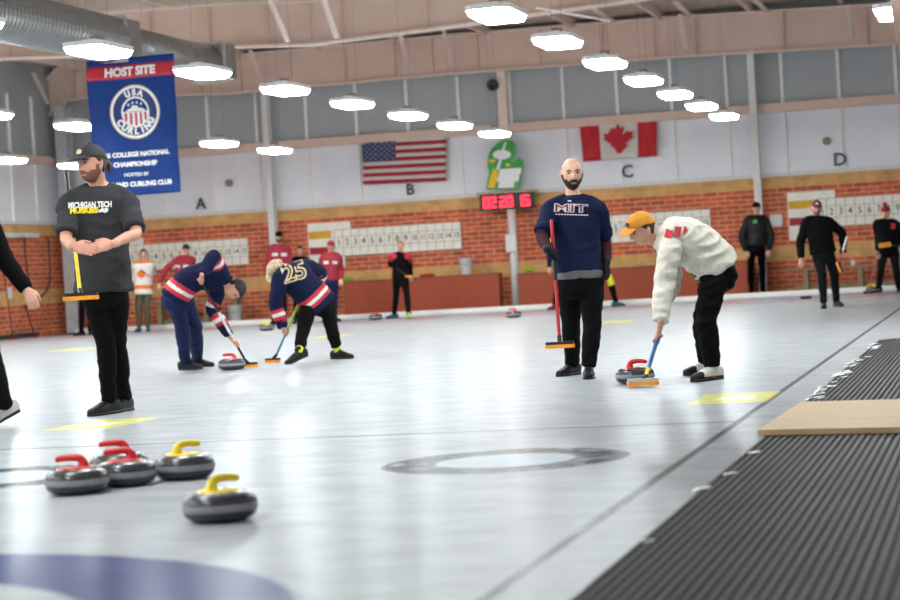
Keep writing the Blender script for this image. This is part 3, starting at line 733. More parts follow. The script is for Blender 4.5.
# ------------------------------------------------------------------ people
from mathutils.bvhtree import BVHTree
Zu = V((0, 0, 1)); Fh = V((Fw.x, Fw.y, 0)).normalized()
def cv(r, u, t): return Rw*r + Zu*u - Fh*t        # right, up, toward the viewer
SKIN = mat('skin', 'd2a189', .5, var=.06); SKIN2 = mat('skin_rosy', 'cf957f', .5, var=.08)
HAIRD = mat('dark_hair', '1c1512', .6, var=.3, vscale=60); HAIRB = mat('brown_hair', '3a261b', .6, var=.3, vscale=60); STUB = mat('stubble', '7a5242', .7, var=.25, vscale=80); HAIRL = mat('blond_hair', '9a7448', .6, var=.25, vscale=60)
LIP = mat('lips', 'a8635a', .5); EYEW = mat('eye_white', '8d7f78', .3); EYED = mat('eye_iris', '1d1613', .2)
FBK = mat('black_fabric', '0b0b0d', .9, var=.2, vscale=14, bump=.2, bscale=120, spec=.12); FCH = mat('charcoal_fabric', '38393c', .9, var=.12, vscale=12, bump=.2, bscale=150, spec=.15)
FNV = mat('navy_fabric', '121a38', .85, var=.15, bump=.2, bscale=120, spec=.15); FNV2 = mat('navy_trousers', '17234a', .8, var=.12, spec=.2, bump=.2, bscale=120)
FMR = mat('maroon_fabric', '8e1a2c', .75, var=.12); FMR2 = mat('maroon_sleeve', '381220', .85, var=.15, spec=.15); FWH = mat('jersey_white', 'd8d5d0', .8, var=.05); FRD = mat('jersey_red', 'b8263a', .8)
FSW = mat('heather_sweatshirt', 'd2cec2', .85, var=.12, vscale=25, bump=.25, bscale=90); FOR = mat('orange_cloth', 'd8701c', .75); CAPO = mat('orange_cap', 'd08a1c', .75, var=.1)
SHOE = mat('black_shoe', '0e0e10', .5, spec=.3); SOLE = mat('shoe_sole_dark', '0d0d0f', .6); SOLW = mat('white_shoe', 'cfccc6', .5); GLV = mat('black_glove', '0c0e10', .6, var=.3, vscale=30, spec=.25)
OLV = mat('olive_trousers', '4b4a38', .85); YELC = mat('neon_yellow', 'd2dc28', .7); GRY = mat('gray_cloth', '5c5d60', .8)

def headpt(d):
    x, y, z = d; p = [x*.076, y*.097, z*.12]; zl = z
    if zl < 0:
        t = -zl; p[0] *= 1-.24*t**1.4; p[1] *= (1-.48*t) if y < 0 else (1-.02*t)
        p[1] += .014*math.exp(-((t-.85)/.25)**2)*max(0, y+.3)
    else:
        k_ = min(1.35, ((1-abs(z)**2.7)/max(1e-4, 1-z*z))**.5); p[0] *= k_; p[1] *= k_*(1.06 if y < 0 else 1); p[2] *= .96
    X_, Z_ = p[0], p[2]
    if y > 0:
        p[1] += math.exp(-(X_/.0135)**2)*(.024*math.exp(-((Z_+.026)/.017)**2)+.012*math.exp(-((Z_+.004)/.018)**2))
        p[1] -= .010*math.exp(-((abs(X_)-.031)/.015)**2-((Z_-.012)/.012)**2)
        p[1] += .004*math.exp(-((Z_-.032)/.01)**2)*math.exp(-(X_/.05)**4)
        p[1] += .005*math.exp(-(X_/.022)**2-((Z_+.062)/.009)**2)
    return p
def head_mesh(frame, s, fn=None, nu=40, nv=30):
    """closed head-shaped surface; fn(p) = outward offset"""
    bm = bmesh.new(); rings = []
    for j in range(nv+1):
        ph = math.pi*j/nv
        if j in (0, nv): ds = [(0, 0, math.cos(ph))]
        else: ds = [(math.sin(ph)*math.cos(2*math.pi*i/nu), math.sin(ph)*math.sin(2*math.pi*i/nu), math.cos(ph)) for i in range(nu)]
        rg = []
        for d in ds:
            p = V(headpt(d))
            if fn: p = p + V(d)*fn(p)
            rg.append(bm.verts.new(frame @ (p*s)))
        rings.append(rg)
    for a, b in zip(rings, rings[1:]):
        for i in range(nu):
            i2 = (i+1) % nu
            if len(a) == 1: bm.faces.new((a[0], b[i], b[i2]))
            elif len(b) == 1: bm.faces.new((a[i], b[0], a[i2]))
            else: bm.faces.new((a[i], b[i], b[i2], a[i2]))
    return bm
def hair_short(p):
    zl = .062 if p.y > .055 else (.062-(.055-p.y)/.06*.06 if p.y > -.005 else max(-.075, .002-(-.005-p.y)*1.6))
    return .011 if p.z > zl else -.012
def hair_long(p): return .014 if (p.z > .062 or (p.y < .01 and p.z > -.12)) else -.012
def beard_full(p): return .009 if (p.y > -.012 and p.z < -.038+max(0, .05-abs(p.x))*.0 and not (abs(p.x) < .02 and abs(p.z+.066) < .007) and not (p.z > -.05 and abs(p.x) < .045 and abs(p.x) > .026)) or (p.y > -.02 and p.y < .03 and p.z < -.005 and abs(p.x) > .05) else -.01
def cap_fn(p): return .016 if p.z > .04+max(0, -p.y)*-.35 else -.012
def beanie_fn(p): return .017 if p.z > .03 else -.012
def stubble(p): return .0025 if beard_full(p) > 0 else -.01

def join(bm, other):
    me = bpy.data.meshes.new('j'); other.to_mesh(me); other.free(); bm.from_mesh(me); bpy.data.meshes.remove(me); return bm
def fuse(name, bm, voxel, mats, parent, smooth=3, wr=0., paint=(), flat=0., seed=0.):
    bmesh.ops.recalc_face_normals(bm, faces=bm.faces)
    me = bpy.data.meshes.new('tmp'); bm.to_mesh(me); bm.free(); o = bpy.data.objects.new('tmp', me); COL.objects.link(o)
    r = o.modifiers.new('r', 'REMESH'); r.mode = 'VOXEL'; r.voxel_size = voxel
    q = o.modifiers.new('s', 'SMOOTH'); q.iterations = smooth; q.factor = .5
    dg = bpy.context.evaluated_depsgraph_get(); m2 = bpy.data.meshes.new_from_object(o.evaluated_get(dg))
    bpy.data.objects.remove(o); bpy.data.meshes.remove(me)
    n = len(m2.vertices)
    if wr:
        co = np.empty(n*3); m2.vertices.foreach_get('co', co); co = co.reshape(-1, 3); no = np.empty(n*3); m2.vertex_normals.foreach_get('vector', no); no = no.reshape(-1, 3)
        dsp = np.empty(n)
        for i in range(n):
            x, y, z = co[i]
            a = noise.noise(V((x*5+z*3+seed, y*5+seed, z*11-x*5))); c = noise.noise(V((x*13-z*6, y*13+seed, z*22)))
            dsp[i] = wr*((1-abs(a)*2.2)*.9+.55*c)
        co = co+no*dsp[:, None]
        m2.vertices.foreach_set('co', co.ravel())
    o = link(name, m2, mats, parent, True)
    if paint:
        off = wloc(parent)
        for p in m2.polygons:
            c = p.center+off
            for mi, fn in paint:
                if fn(c): p.material_index = mi; break
    return o
def hand_relaxed(bm, W, d, nrm, s, ts, curl=.35, inf=0.):
    d = d.normalized(); nrm = (nrm-d*nrm.dot(d)).normalized(); sd = d.cross(nrm)
    loft(bm, [W-d*.03*s, W+d*.01*s, W+d*.05*s, W+d*.09*s], [(.027*s+inf, .021*s+inf), (.029*s+inf, .018*s+inf), (.041*s+inf, .016*s+inf), (.041*s+inf, .012*s+inf)], sides=sd, n=12, k=3)
    for i, (of, L) in enumerate(((.031, .068), (.0105, .078), (-.0105, .073), (-.031, .056))):
        p = W+d*.085*s+sd*of*s*ts; pts = [p]; a = curl*(.6+.12*i)
        for j, f in enumerate((.45, .3, .25)):
            pts.append(pts[-1]+(d*math.cos(a)-nrm*math.sin(a))*L*f*s); a += curl
        loft(bm, pts, [.0098*s+inf, .0092*s+inf, .0086*s+inf, .0072*s+inf], n=8, k=2)
    p = W+d*.02*s+sd*.024*s*ts; dt = (d*.7+sd*.65*ts-nrm*.35).normalized(); d2 = (d*.95+sd*.15*ts-nrm*.35).normalized()
    loft(bm, [p, p+dt*.04*s, p+dt*.04*s+d2*.03*s, p+dt*.04*s+d2*.052*s], [.014*s+inf, .0125*s+inf, .011*s+inf, .009*s+inf], n=8, k=2)
def hand_grip(bm, W, Q, ax, s, rs=.014, inf=0., flip=1):
    ax = ax.normalized(); o = (W-Q); o = (o-ax*o.dot(ax)).normalized(); p_ = ax.cross(o)*flip
    K = Q+o*(rs+.014*s)
    d = (K-W)
    loft(bm, [W-d.normalized()*.03*s, W+d*.2, W+d*.7, K+p_*.008], [(.026*s+inf, .021*s+inf), (.028*s+inf, .02*s+inf), (.04*s+inf, .017*s+inf), (.04*s+inf, .014*s+inf)], sides=ax, n=12, k=3)
    R = rs+.0095*s
    for i in range(4):
        of = (-.031+.0207*i)*s; pts = []
        for th in (10, 60, 115, 170, 220)[:5 if i < 3 else 4]:
            a = math.radians(th); pts.append(Q+ax*of+(o*math.cos(a)+p_*math.sin(a))*R*(1.25 if th < 40 else 1.))
        loft(bm, pts, [.0105*s+inf]*2+[.0098*s+inf]*(len(pts)-2), n=8, k=2)
    pts = [Q+ax*(.035*s if ax.z > 0 else -.035*s)*0+ax*.01+o*.035*s-p_*.012]
    for th, l in ((-55, .03), (-105, .042), (-150, .05)):
        a = math.radians(th); pts.append(Q+ax*l*s*.8+(o*math.cos(a)+p_*math.sin(a))*R)
    loft(bm, pts, [.014*s+inf, .012*s+inf, .011*s+inf, .0095*s+inf], n=8, k=2)
def solve(par, px, py, L, sg):
    r = ray(px, py); q = CP-par; a = r.dot(r); b = 2*r.dot(q); c = q.dot(q)-L*L; D = b*b-4*a*c
    t = -b/(2*a) if D < 0 else (-b+sg*math.sqrt(D))/(2*a)
    return CP+r*t
def clampg(g, x, y, Ymax=41.75):
    if g.y <= Ymax: return g
    p = atY(x, y, Ymax); p.z = g.z; return p
def heel_rot(g, td, s, heel):
    if not heel: return Matrix.Identity(4)
    piv = g+td*.163*s; ax = V((-td.y, td.x, 0)); ang = math.atan2(heel, .24*s)
    A = Matrix.Translation(piv) @ Matrix.Rotation(ang, 4, ax) @ Matrix.Translation(-piv)
    B = Matrix.Translation(piv) @ Matrix.Rotation(-ang, 4, ax) @ Matrix.Translation(-piv)
    return A if (A @ g).z > (B @ g).z else B
def shoe(par, an, g, td, s, m, msole, lift=0., name='shoe', heel=0.):
    """an: ankle point, g: ground point below it, td: horizontal toe direction; heel: heel raised by this"""
    td = V((td.x, td.y, 0)).normalized(); sd = V((-td.y, td.x, 0)); b = bmesh.new()
    H0 = g-td*.075*s; T0 = g+td*.205*s
    def q(t, z): p = H0.lerp(T0, t); p.z = g.z+z*s; return p
    loft(b, [q(0, .05), q(.2, .052), q(.45, .048), q(.7, .036), q(.95, .027)], [(.032*s, .05*s), (.038*s, .052*s), (.042*s, .048*s), (.048*s, .036*s), (.036*s, .026*s)], sides=sd, n=18, k=4, e=2.6)
    loft(b, [q(.22, .05), q(.24, .085), g+V((0, 0, .11*s))], [(.036*s, .05*s), (.036*s, .045*s), (.04*s, .045*s)], sides=sd, n=16, k=3)
    for v in b.verts: v.co.z = max(v.co.z, g.z+.012*s)
    b2 = bmesh.new()
    loft(b2, [q(-.01, .011), q(.2, .011), q(.5, .011), q(.75, .011), q(.98, .011)], [(.036*s, .011*s), (.042*s, .011*s), (.043*s, .011*s), (.052*s, .011*s), (.036*s, .011*s)], sides=sd, n=16, k=4, e=5)
    if heel: R4 = heel_rot(g, td, s, heel); b.transform(R4); b2.transform(R4)
    o = fuse(name, b, .007, m, par, 2); obj('sole', b2, msole, o, True)
    return o
def stamp(body, size, target, px, py, D, ang=0., sx=1., bold=.0, up=None, right=None, depth_=.004, off=.006, m=BWHT, name='lettering', polys=None):
    """lettering laid on a garment along the direction from which it faces"""
    me = target.data; lo = target.parent
    offw = WL[target.name]
    vs = [v.co+offw for v in me.vertices]; bv = BVHTree.FromPolygons(vs, [tuple(p.vertices) for p in me.polygons])
    o = atD(px, py, D-1.2); dr = (atD(px, py, D)-o).normalized()
    r = right or (CR*math.cos(ang)+CU*math.sin(ang)); u = up or (-CR*math.sin(ang)+CU*math.cos(ang))
    def f(a, b_, z):
        p = o+r*a+u*b_; hit, n_, i_, d_ = bv.ray_cast(p, dr)
        if hit is None: hit = p+dr*1.2
        return hit-dr*(off+z)
    if polys:
        b = bmesh.new()
        for pl_ in polys: prism(b, pl_, f, 0, depth_)
    else: b = text_bm(body, size, depth_, bold, f, sx=sx, cut=1)
    return obj(name, b, m, target)

def person(label, S, D, head, face, neck, sh, arms, hips, legs, top, low, skin=SKIN, hair=None, hat=None, beard=None, spine=None, up=None, vox=.009,
           feet=((.0, 1.), (.0, 1.)), hands=(None, None), bulk=1., shoes=SHOE, sole=SOLE, group=None, hemlen=.0, collar=True, base=None, wr=.006, short=False, pbulk=1., heels=(0, 0), under=None, gaiter=None, hs=1.):
    """every joint is a measured place in the photograph with a depth offset; limbs keep human lengths"""
    N = atD(neck[0], neck[1], D+neck[2])
    SH = [atD(x, y, D+d) for x, y, d in sh]; HP = [atD(x, y, D+d) for x, y, d in hips]
    P0 = (HP[0]+HP[1])/2
    EL, WR_ = [], []
    for i in (0, 1):
        e = solve(SH[i], arms[i][0][0], arms[i][0][1], .30*S, arms[i][0][2]); EL.append(e)
        WR_.append(solve(e, arms[i][1][0], arms[i][1][1], .26*S, arms[i][1][2]))
    KN, AN, GR, TD = [], [], [], []
    for i in (0, 1):
        kx, ky, ks = legs[i][0]; pass
        f = legs[i][1]; g = ground(f[0], f[1], (f[2] if len(f) > 2 else 0)); g = clampg(g, f[0], f[1]) if base is None else g; td = cv(feet[i][0], 0, feet[i][1]); td.z = 0; td.normalize()
        GR.append(g); TD.append(td); AN.append(heel_rot(g, td, S, heels[i]) @ (g+V((0, 0, .085*S))))
    for i in (0, 1):
        kx, ky, ks = legs[i][0]; KN.append(atD(kx, ky, depth(HP[i])*.52+depth(AN[i])*.48+ks*.045))
    bz = base if base is not None else 0
    root = thing('person', V(((GR[0].x+GR[1].x)/2, (GR[0].y+GR[1].y)/2, bz)), label, 'person', group)
    hipax = (HP[1]-HP[0]).normalized(); shax = (SH[1]-SH[0]).normalized()
    mid = atD(spine[0], spine[1], D+spine[2]) if spine else P0.lerp(N, .5)
    def sp(t):
        return P0*(1-t)**2+(mid*2-(P0+N)*.5)*2*t*(1-t)+N*t*t
    def spd(t): return (sp(min(t+.02, 1))-sp(max(t-.02, 0))).normalized()
    fw_ = cv(*face).normalized()
    uph = (up and cv(*up) or Zu); uph = (uph-fw_*uph.dot(fw_)).normalized(); sx_ = fw_.cross(uph)
    Hc = atD(head[0], head[1], D+(head[2] if len(head) > 2 else 0))
    fr = Matrix((sx_, fw_, uph)).transposed().to_4x4(); fr.translation = Hc
    hsz = .97*S*hs if S < 1.1 else 1.03*hs
    # body: one continuous surface
    b = head_mesh(fr, hsz)
    for s_ in (-1, 1):
        c = V((s_*.075, -.004, -.008)); loft(b, [fr @ ((c+V((0, -.006, -.028)))*hsz), fr @ ((c+V((s_*.010, -.006, .004)))*hsz), fr @ ((c+V((s_*.012, -.008, .026)))*hsz)], [(.010, .006), (.016, .008), (.013, .006)], sides=fw_, n=8, k=2)
    nb_ = fr @ V((0, -.03*hsz, -.06*hsz))
    loft(b, [N-spd(1)*.05, N+(nb_-N)*.3, nb_], [.068*S, .056*S, .056*S], n=16, k=3)
    tr_ = [(0, .15, .10), (.35, .135, .095), (.65, .15, .10), (.85, .15, .09), (.97, .09, .06)]
    loft(b, [sp(t) for t, _, _ in tr_], [(w_*S*bulk, d_*S*bulk) for _, w_, d_ in tr_], sides=[hipax.lerp(shax, t) for t, _, _ in tr_], n=20, k=3)
    for i in (0, 1):
        loft(b, [SH[i].lerp(N, .45), SH[i], SH[i].lerp(EL[i], .5), EL[i], EL[i].lerp(WR_[i], .4), WR_[i]], [x*S*(bulk if i_ < 4 else 1) for i_, x in enumerate((.035, .045, .046, .038, .038, .026))], n=12, k=3)
        hd = hands[i]; d = (WR_[i]-EL[i]).normalized()
        if hd and hd[0] == 'grip': Q = hd[1]; hand_grip(b, WR_[i], Q, hd[2], S, flip=(hd[3] if len(hd) > 3 else 1))
        else:
            q = hd or ('relax', (0, 0, 1), 1 if i else -1, .4, None)
            dd = cv(*q[4]).normalized() if len(q) > 4 and q[4] else d
            hand_relaxed(b, WR_[i], dd, cv(*q[1]), S, q[2], q[3])
        loft(b, [HP[i], HP[i].lerp(KN[i], .5), KN[i], KN[i].lerp(AN[i], .4), AN[i], AN[i]-V((0, 0, .02))], [x*S for x in (.07, .055, .043, .04, .034, .034)], n=12, k=3)
        loft(b, [AN[i]-V((0, 0, .03)), GR[i]+V((0, 0, .04))+TD[i]*.12*S], [.03*S, .022*S], n=10, k=1)
    body = fuse('body', b, vox*.8, skin, root, 2)
    # trousers
    ml = low if isinstance(low, (list, tuple)) else [low]
    b = bmesh.new(); u0 = spd(0)
    legd = ((KN[0]+KN[1])/2-P0).normalized()
    loft(b, [P0+u0*.14*S, P0+u0*.03, P0-u0*.03+legd*.02, P0+legd*.09*S], [(.155*S*pbulk, .11*S*pbulk), (.172*S*pbulk, .125*S*pbulk), (.175*S*pbulk, .13*S*pbulk), (.15*S*pbulk, .11*S*pbulk)], sides=hipax, n=20, k=3, ck=.3)
    for i in (0, 1):
        cf = AN[i]+V((0, 0, .015*S)) if not gaiter else AN[i].lerp(KN[i], gaiter[0])
        loft(b, [HP[i]+(P0-HP[i])*.15, HP[i].lerp(KN[i], .25), HP[i].lerp(KN[i], .65), KN[i], KN[i].lerp(AN[i], .35), KN[i].lerp(AN[i], .75), cf], [x*S*pbulk for x in (.098, .095, .078, .068, .067, .056, .055)], n=16, k=4, ck=.25)
    tr = fuse('trousers', b, vox, ml, root, 3, wr=wr, seed=D*3.1)
    if gaiter:
        for i in (0, 1):
            b = bmesh.new(); loft(b, [AN[i]+V((0, 0, .01)), AN[i].lerp(KN[i], gaiter[0]+.08)], [.043*S, .046*S], n=12, k=3); obj('sock', b, gaiter[1], root, True)
    # top garment
    mt = top['mats']; b = bmesh.new()
    hem = u0*-hemlen*S if not top.get('hemdir') else cv(*top['hemdir']).normalized()*hemlen*S
    tb = bulk*top.get('loose', 1.)
    dp = top.get('deep', 1.); rg = [(0, .175, .128), (.18, .168, .124), (.42, .165, .122), (.66, .182, .125), (.84, .185, .118), (.95, .13, .09), (1.0, .078, .074)]
    if hemlen < 0: rg[0] = (-hemlen*S/(N-P0).length, .178, .130); rg = [q for i_, q in enumerate(rg) if i_ == 0 or q[0] > rg[0][0]+.05]
    pts = [sp(t) for t, _, _ in rg]; rad = [(w_*S*tb, d_*S*tb*(dp if t < .9 else 1)) for t, w_, d_ in rg]; sds = [hipax.lerp(shax, min(1, t*1.1)) for t, _, _ in rg]
    if hemlen > 0: pts = [P0+hem]+pts; rad = [(rad[0][0]*1.03, rad[0][1]*1.04)]+rad; sds = [hipax]+sds
    q_ = .22 if collar else .1; pts.append(N+(nb_-N)*q_); rad.append((.064*S, .062*S)); sds.append(shax)
    loft(b, pts, rad, sides=sds, n=24, k=4, e=2.3, ck=.12)
    loft(b, [SH[0], SH[0].lerp(SH[1], .5)-(N-sp(.9))*.35, SH[1]], [.066*S*tb, .075*S*tb, .066*S*tb], n=16, k=3)
    sl = top.get('sleeve', .062)
    for i in (0, 1):
        if short: pp = [SH[i].lerp(N, .72), SH[i], SH[i].lerp(EL[i], .45), SH[i].lerp(EL[i], .86)]; rr_ = [.052, .068, .066, .068]
        else: pp = [SH[i].lerp(N, .72), SH[i], SH[i].lerp(EL[i], .5), EL[i], EL[i].lerp(WR_[i], .5), EL[i].lerp(WR_[i], .97)]; rr_ = [.052, .068, sl+.002, sl-.004, sl-.010, .043 if sl > .05 else .036]
        loft(b, pp, [x*S*tb for x in rr_], n=16, k=4, ck=.2)
    paint = []
    for mi, kind_, args in top.get('paint', []):
        if kind_ == 'hem':       # band of t on the spine
            a0, a1 = args
            def fn(c, a0=a0, a1=a1):
                t = (c-P0).dot(spd(0))/S
                if min((c-EL[0]).length, (c-EL[1]).length, (c-WR_[0]).length, (c-WR_[1]).length) < .09: return False
                return a0 < t < a1
        elif kind_ == 'sleeve':
            i_, a0, a1, seg = args
            A_, B_ = (EL[i_], WR_[i_]) if seg else (SH[i_], EL[i_])
            def fn(c, A_=A_, B_=B_, a0=a0, a1=a1):
                ab = B_-A_; t = (c-A_).dot(ab)/ab.dot(ab)
                return a0 < t < a1 and (c-A_-ab*t).length < .11*S
        elif kind_ == 'world':
            fn = lambda c, g_=args: g_(c, P0, N, SH, EL, WR_)
        paint.append((mi, fn))
    st = fuse(top.get('name', 'shirt'), b, vox, mt, root, 3, wr=wr, paint=paint, seed=D*1.7+S)
    if under:
        for i in (0, 1):
            b = bmesh.new(); loft(b, [SH[i].lerp(EL[i], .6), EL[i], EL[i].lerp(WR_[i], .5), EL[i].lerp(WR_[i], .95)], [.052*S, .05*S, .046*S, .036*S], n=14, k=3); fuse('undersleeve', b, vox, under, root, 2, wr=.003)
    sm = shoes if isinstance(shoes, (list, tuple)) else (shoes, shoes)
    for i in (0, 1): shoe(root, AN[i], GR[i], TD[i], S, sm[i], sole, heel=heels[i])
    # face, hair, hat
    he = [(s_*.031, .0755, .011) for s_ in (-1, 1)]
    for e in he:
        b = bmesh.new(); bmesh.ops.create_uvsphere(b, u_segments=12, v_segments=8, radius=.0135*hsz, matrix=Matrix.Translation(fr @ (V(e)*hsz))); eo = obj('eye', b, EYEW, root, True)
        b = bmesh.new(); bmesh.ops.create_uvsphere(b, u_segments=10, v_segments=6, radius=.0092*hsz, matrix=Matrix.Translation(fr @ (V((e[0], e[1]+.006, e[2]))*hsz))); obj('iris', b, EYED, eo, True)
    hc = hair[1] if hair else HAIRD
    for s_ in (-1, 1):
        b = bmesh.new(); loft(b, [fr @ (V((s_*.014, .093, .026))*hsz), fr @ (V((s_*.032, .091, .032))*hsz), fr @ (V((s_*.05, .079, .027))*hsz)], [.0035, .0045, .003], n=6, k=2); obj('eyebrow', b, hc if hair else (beard[1] if beard else HAIRD), root, True)
    b = bmesh.new(); loft(b, [fr @ (V((-.022, .087, -.063))*hsz), fr @ (V((0, .0965, -.062))*hsz), fr @ (V((.022, .087, -.063))*hsz)], [(.003, .003), (.006, .005), (.003, .003)], n=8, k=3); obj('mouth', b, LIP, root, True)
    if hair: obj('hair', head_mesh(fr, hsz, hair[0], 84, 64), hair[1], root, True)
    if hair and len(hair) > 2:      # ponytail
        b = bmesh.new(); loft(b, [fr @ (V(p)*hsz) for p in hair[2]], [.022, .028, .024, .01], n=10, k=3); obj('ponytail', b, hair[1], root, True)
    if beard: obj('beard', head_mesh(fr, hsz, beard[0], 84, 64), beard[1], root, True)
    if hat:
        kind_, hm = hat[0], hat[1]
        if kind_ == 'cap':
            o = obj('cap', head_mesh(fr, hsz, cap_fn, 84, 64), hm, root, True)
            bc = hat[2] if len(hat) > 2 else hm; b = bmesh.new()
            loft(b, [fr @ (V(p)*hsz) for p in ((0, .07, .05), (0, .10, .052), (0, .14, .042), (0, .172, .028))], [(.07*hsz, .008), (.078*hsz, .006), (.07*hsz, .005), (.04*hsz, .004)], sides=sx_, n=16, k=4); 
            for v in b.verts:
                l = fr.inverted() @ v.co; v.co = fr @ V((l.x, l.y, l.z-1.6*l.x*l.x))
            obj('brim', b, bc, o, True)
            b = bmesh.new(); bmesh.ops.create_uvsphere(b, u_segments=8, v_segments=6, radius=.007, matrix=Matrix.Translation(fr @ (V((0, 0, .137))*hsz))); obj('button', b, hm, o, True)
            if len(hat) > 3:
                b = bmesh.new(); prism(b, [(-.02, -.014), (.02, -.014), (.022, .01), (0, .018), (-.022, .01)], lambda u, v, q: fr @ (V((u, .106-.35*(v+.02)+q-u*u*6, .083+v))*hsz), 0, .004); obj('emblem', b, hat[3], o)
        else:
            o = obj('beanie', head_mesh(fr, hsz, beanie_fn, 84, 64), hm, root, True)
            b = bmesh.new(); bmesh.ops.create_icosphere(b, subdivisions=2, radius=.04*hsz, matrix=Matrix.Translation(fr @ (V((0, 0, .16))*hsz)))
            for v in b.verts: v.co += v.normal*.008*noise.noise(v.co*80)
            if len(hat) > 2: obj('pompom', b, hat[2], o, True)
            else: b.free()
    return dict(root=root, top=st, low=tr, fr=fr, W=WR_, E=EL, N=N, SH=SH, P0=P0, KN=KN, AN=AN, hsz=hsz, S=S, body=body)
def glove(P, i, hd, m=GLV):
    b = bmesh.new(); S = P['S']; d = (P['W'][i]-P['E'][i]).normalized()
    if hd and hd[0] == 'grip': hand_grip(b, P['W'][i], hd[1], hd[2], S, inf=.004, flip=(hd[3] if len(hd) > 3 else 1))
    else: hand_relaxed(b, P['W'][i], cv(*hd[4]).normalized() if len(hd) > 4 and hd[4] else d, cv(*hd[1]), S, hd[2], hd[3], inf=.004)
    loft(b, [P['W'][i]-d*.06, P['W'][i]], [.04*S, .034*S], n=12, k=2)
    return fuse('glove', b, .006, m, P['root'], 1)
def broom(top, bot, label, segs, side=(1, 0, 0), pad=None, hw=.125, tilt=None, r=.0135, headm=None):
    """segs: [(t0, t1, material)] from the head up; bot rests on or above the ice"""
    top, bot = V(top), V(bot); d = (top-bot).normalized(); t = thing('curling_broom', bot, label, 'broom')
    s0 = bot+d*.07; L = (top-s0).length
    for k, (a, c, m_) in enumerate(segs):
        obj('shaft' if k == 0 else ('grip' if k == len(segs)-1 else 'shaft_sleeve'), tube([s0+d*L*a, s0+d*L*c], r*(1.0 if k % 2 == 0 else 1.12), 14, caps=True), m_, t, True)
    sd = cv(*side).normalized(); n = tilt and cv(*tilt).normalized() or Zu; sd = (sd-n*sd.dot(n)).normalized(); f_ = n.cross(sd)
    F3 = lambda u, v, q: bot+sd*u+f_*v+n*q
    def slab(z0, z1, hw_, hd_, bev):
        b = bmesh.new(); pl_ = []
        for sx0, sy0 in ((1, 1), (-1, 1), (-1, -1), (1, -1)):
            for j in range(4):
                a = math.atan2(sy0, sx0)-math.pi/4+j*math.pi/6; pl_.append((sx0*(hw_-.025)+.025*math.cos(a), sy0*(hd_-.025)+.025*math.sin(a)))
        prism(b, pl_, F3, z0, z1); return b
    obj('head', slab(.028, .05, hw*.96, .034, 0), headm or BLACK, t); obj('pad', slab(0, .028, hw, .04, 0), pad or PADO, t)
    obj('joint', tube([F3(0, 0, .04), bot+d*.09], .018, 12, caps=True), BLACK, t, True)
    return t
PADO = mat('orange_pad', 'e8951a', .7); YSH = mat('yellow_shaft', 'e6cf14', .35); RSH = mat('red_shaft', 'b51c2c', .35); KSH = mat('carbon_shaft', '191a1d', .3)
WSH = mat('white_shaft', 'd8d6d2', .35); BSH = mat('blue_shaft', '3f6fa8', .3); LSH = mat('lime_shaft', '8ec32a', .35); PSH = mat('pink_shaft', 'c8626a', .4); WOODS = mat('wood_shaft', 'b08a5c', .5)

# ---- the man in the charcoal shirt, left
D = 14.95
bt_, bb_ = atD(66, 172, D+.26), atD(81, 300, D-.5)
Q = bt_.lerp(bb_, .575)
P = person('man in charcoal shirt and black cap walking with yellow broom under his arm', 1.08, D, (91.5, 164, -.05), (-.62, -.05, .8), (98, 186, .03),
    [(70, 203, -.02), (126, 201, .04)], [((66, 238, -1), (73, 247, -1)), ((136, 233, -1), (113, 244, -1))],
    [(92, 284, 0), (115, 283, .04)], [((106, 345, -1), (110, 414)), ((117, 345, -1), (125, 411))],
    dict(name='shirt', mats=[FCH], loose=1.03), FBK, hair=(hair_short, HAIRB, [(0, -.09, .02), (0, -.13, 0), (0, -.15, -.03), (0, -.15, -.06)]), hat=('cap', mat('gray_cap', '2c2d2f', .8), MATS.get('gray_cap') or mat('gray_cap', '2c2d2f', .8), GOLD), beard=(stubble, STUB), vox=.008, pbulk=.93,
    hs=1.05, feet=((-.5, .85), (-.3, .9)), hands=(('relax', (0, .3, 1), -1, .28, (1, -.2, .35)), ('relax', (0, .35, 1), 1, .3, (-1, -.15, .35))), bulk=1.06, short=True, hemlen=.05, collar=False, wr=.007, skin=SKIN2)
MT1 = stamp('MICHIGAN TECH', .056, P['top'], 90, 205, D, .03, sx=.72, bold=.0025, m=BWHT); stamp('HUSKIES', .056, P['top'], 84, 210.5, D, .03, sx=.95, bold=.004, m=YSH)
stamp('', 1, P['top'], 103.5, 210, D, m=BWHT, name='emblem', polys=[[(-.03, -.02), (-.01, -.012), (.01, -.022), (.03, -.012), (.036, .008), (.018, .018), (.006, .008), (-.012, .016), (-.02, .004), (-.036, .0)]])
broom(bt_, bb_, 'yellow curling broom with orange pad tucked under the charcoal shirt man\'s arm', [(0, .6, YSH), (.6, 1, BLACK)], side=(1, 0, .15))

# ---- bald man, navy shirt
D = 16.55
bt_, bb_ = atD(551.5, 221, D-.24), atD(560, 348, D-.38)
ax = (bt_-bb_).normalized(); Q = bt_.lerp(bb_, .27)
hg = ('grip', Q, ax, 1); hr = ('relax', (1, 0, .4), -1, .5, (.05, -1, .1))
P = person('bald bearded man in navy shirt and black gloves standing with a red broom', 1.0, D, (572, 173.5), (.06, -.12, 1), (573, 197, .04),
    [(551, 209, .0), (597, 209, .0)], [((542, 236, -1), (547.5, 250, -1)), ((605, 240, 1), (606.5, 262, -1))],
    [(569, 281, 0), (591, 281, 0)], [((571, 325, -1), (573, 375)), ((592, 325, -1), (589.5, 378))],
    dict(name='shirt', mats=[FNV], loose=1.06), FBK, hair=None, beard=(beard_full, HAIRD), vox=.008, feet=((-.6, .8), (-.1, 1)),
    hands=(hg, hr), bulk=1.04, short=True, hemlen=-.075, collar=False, under=FMR2, wr=.007, pbulk=1.06, hs=1.08)
glove(P, 0, hg); glove(P, 1, hr)
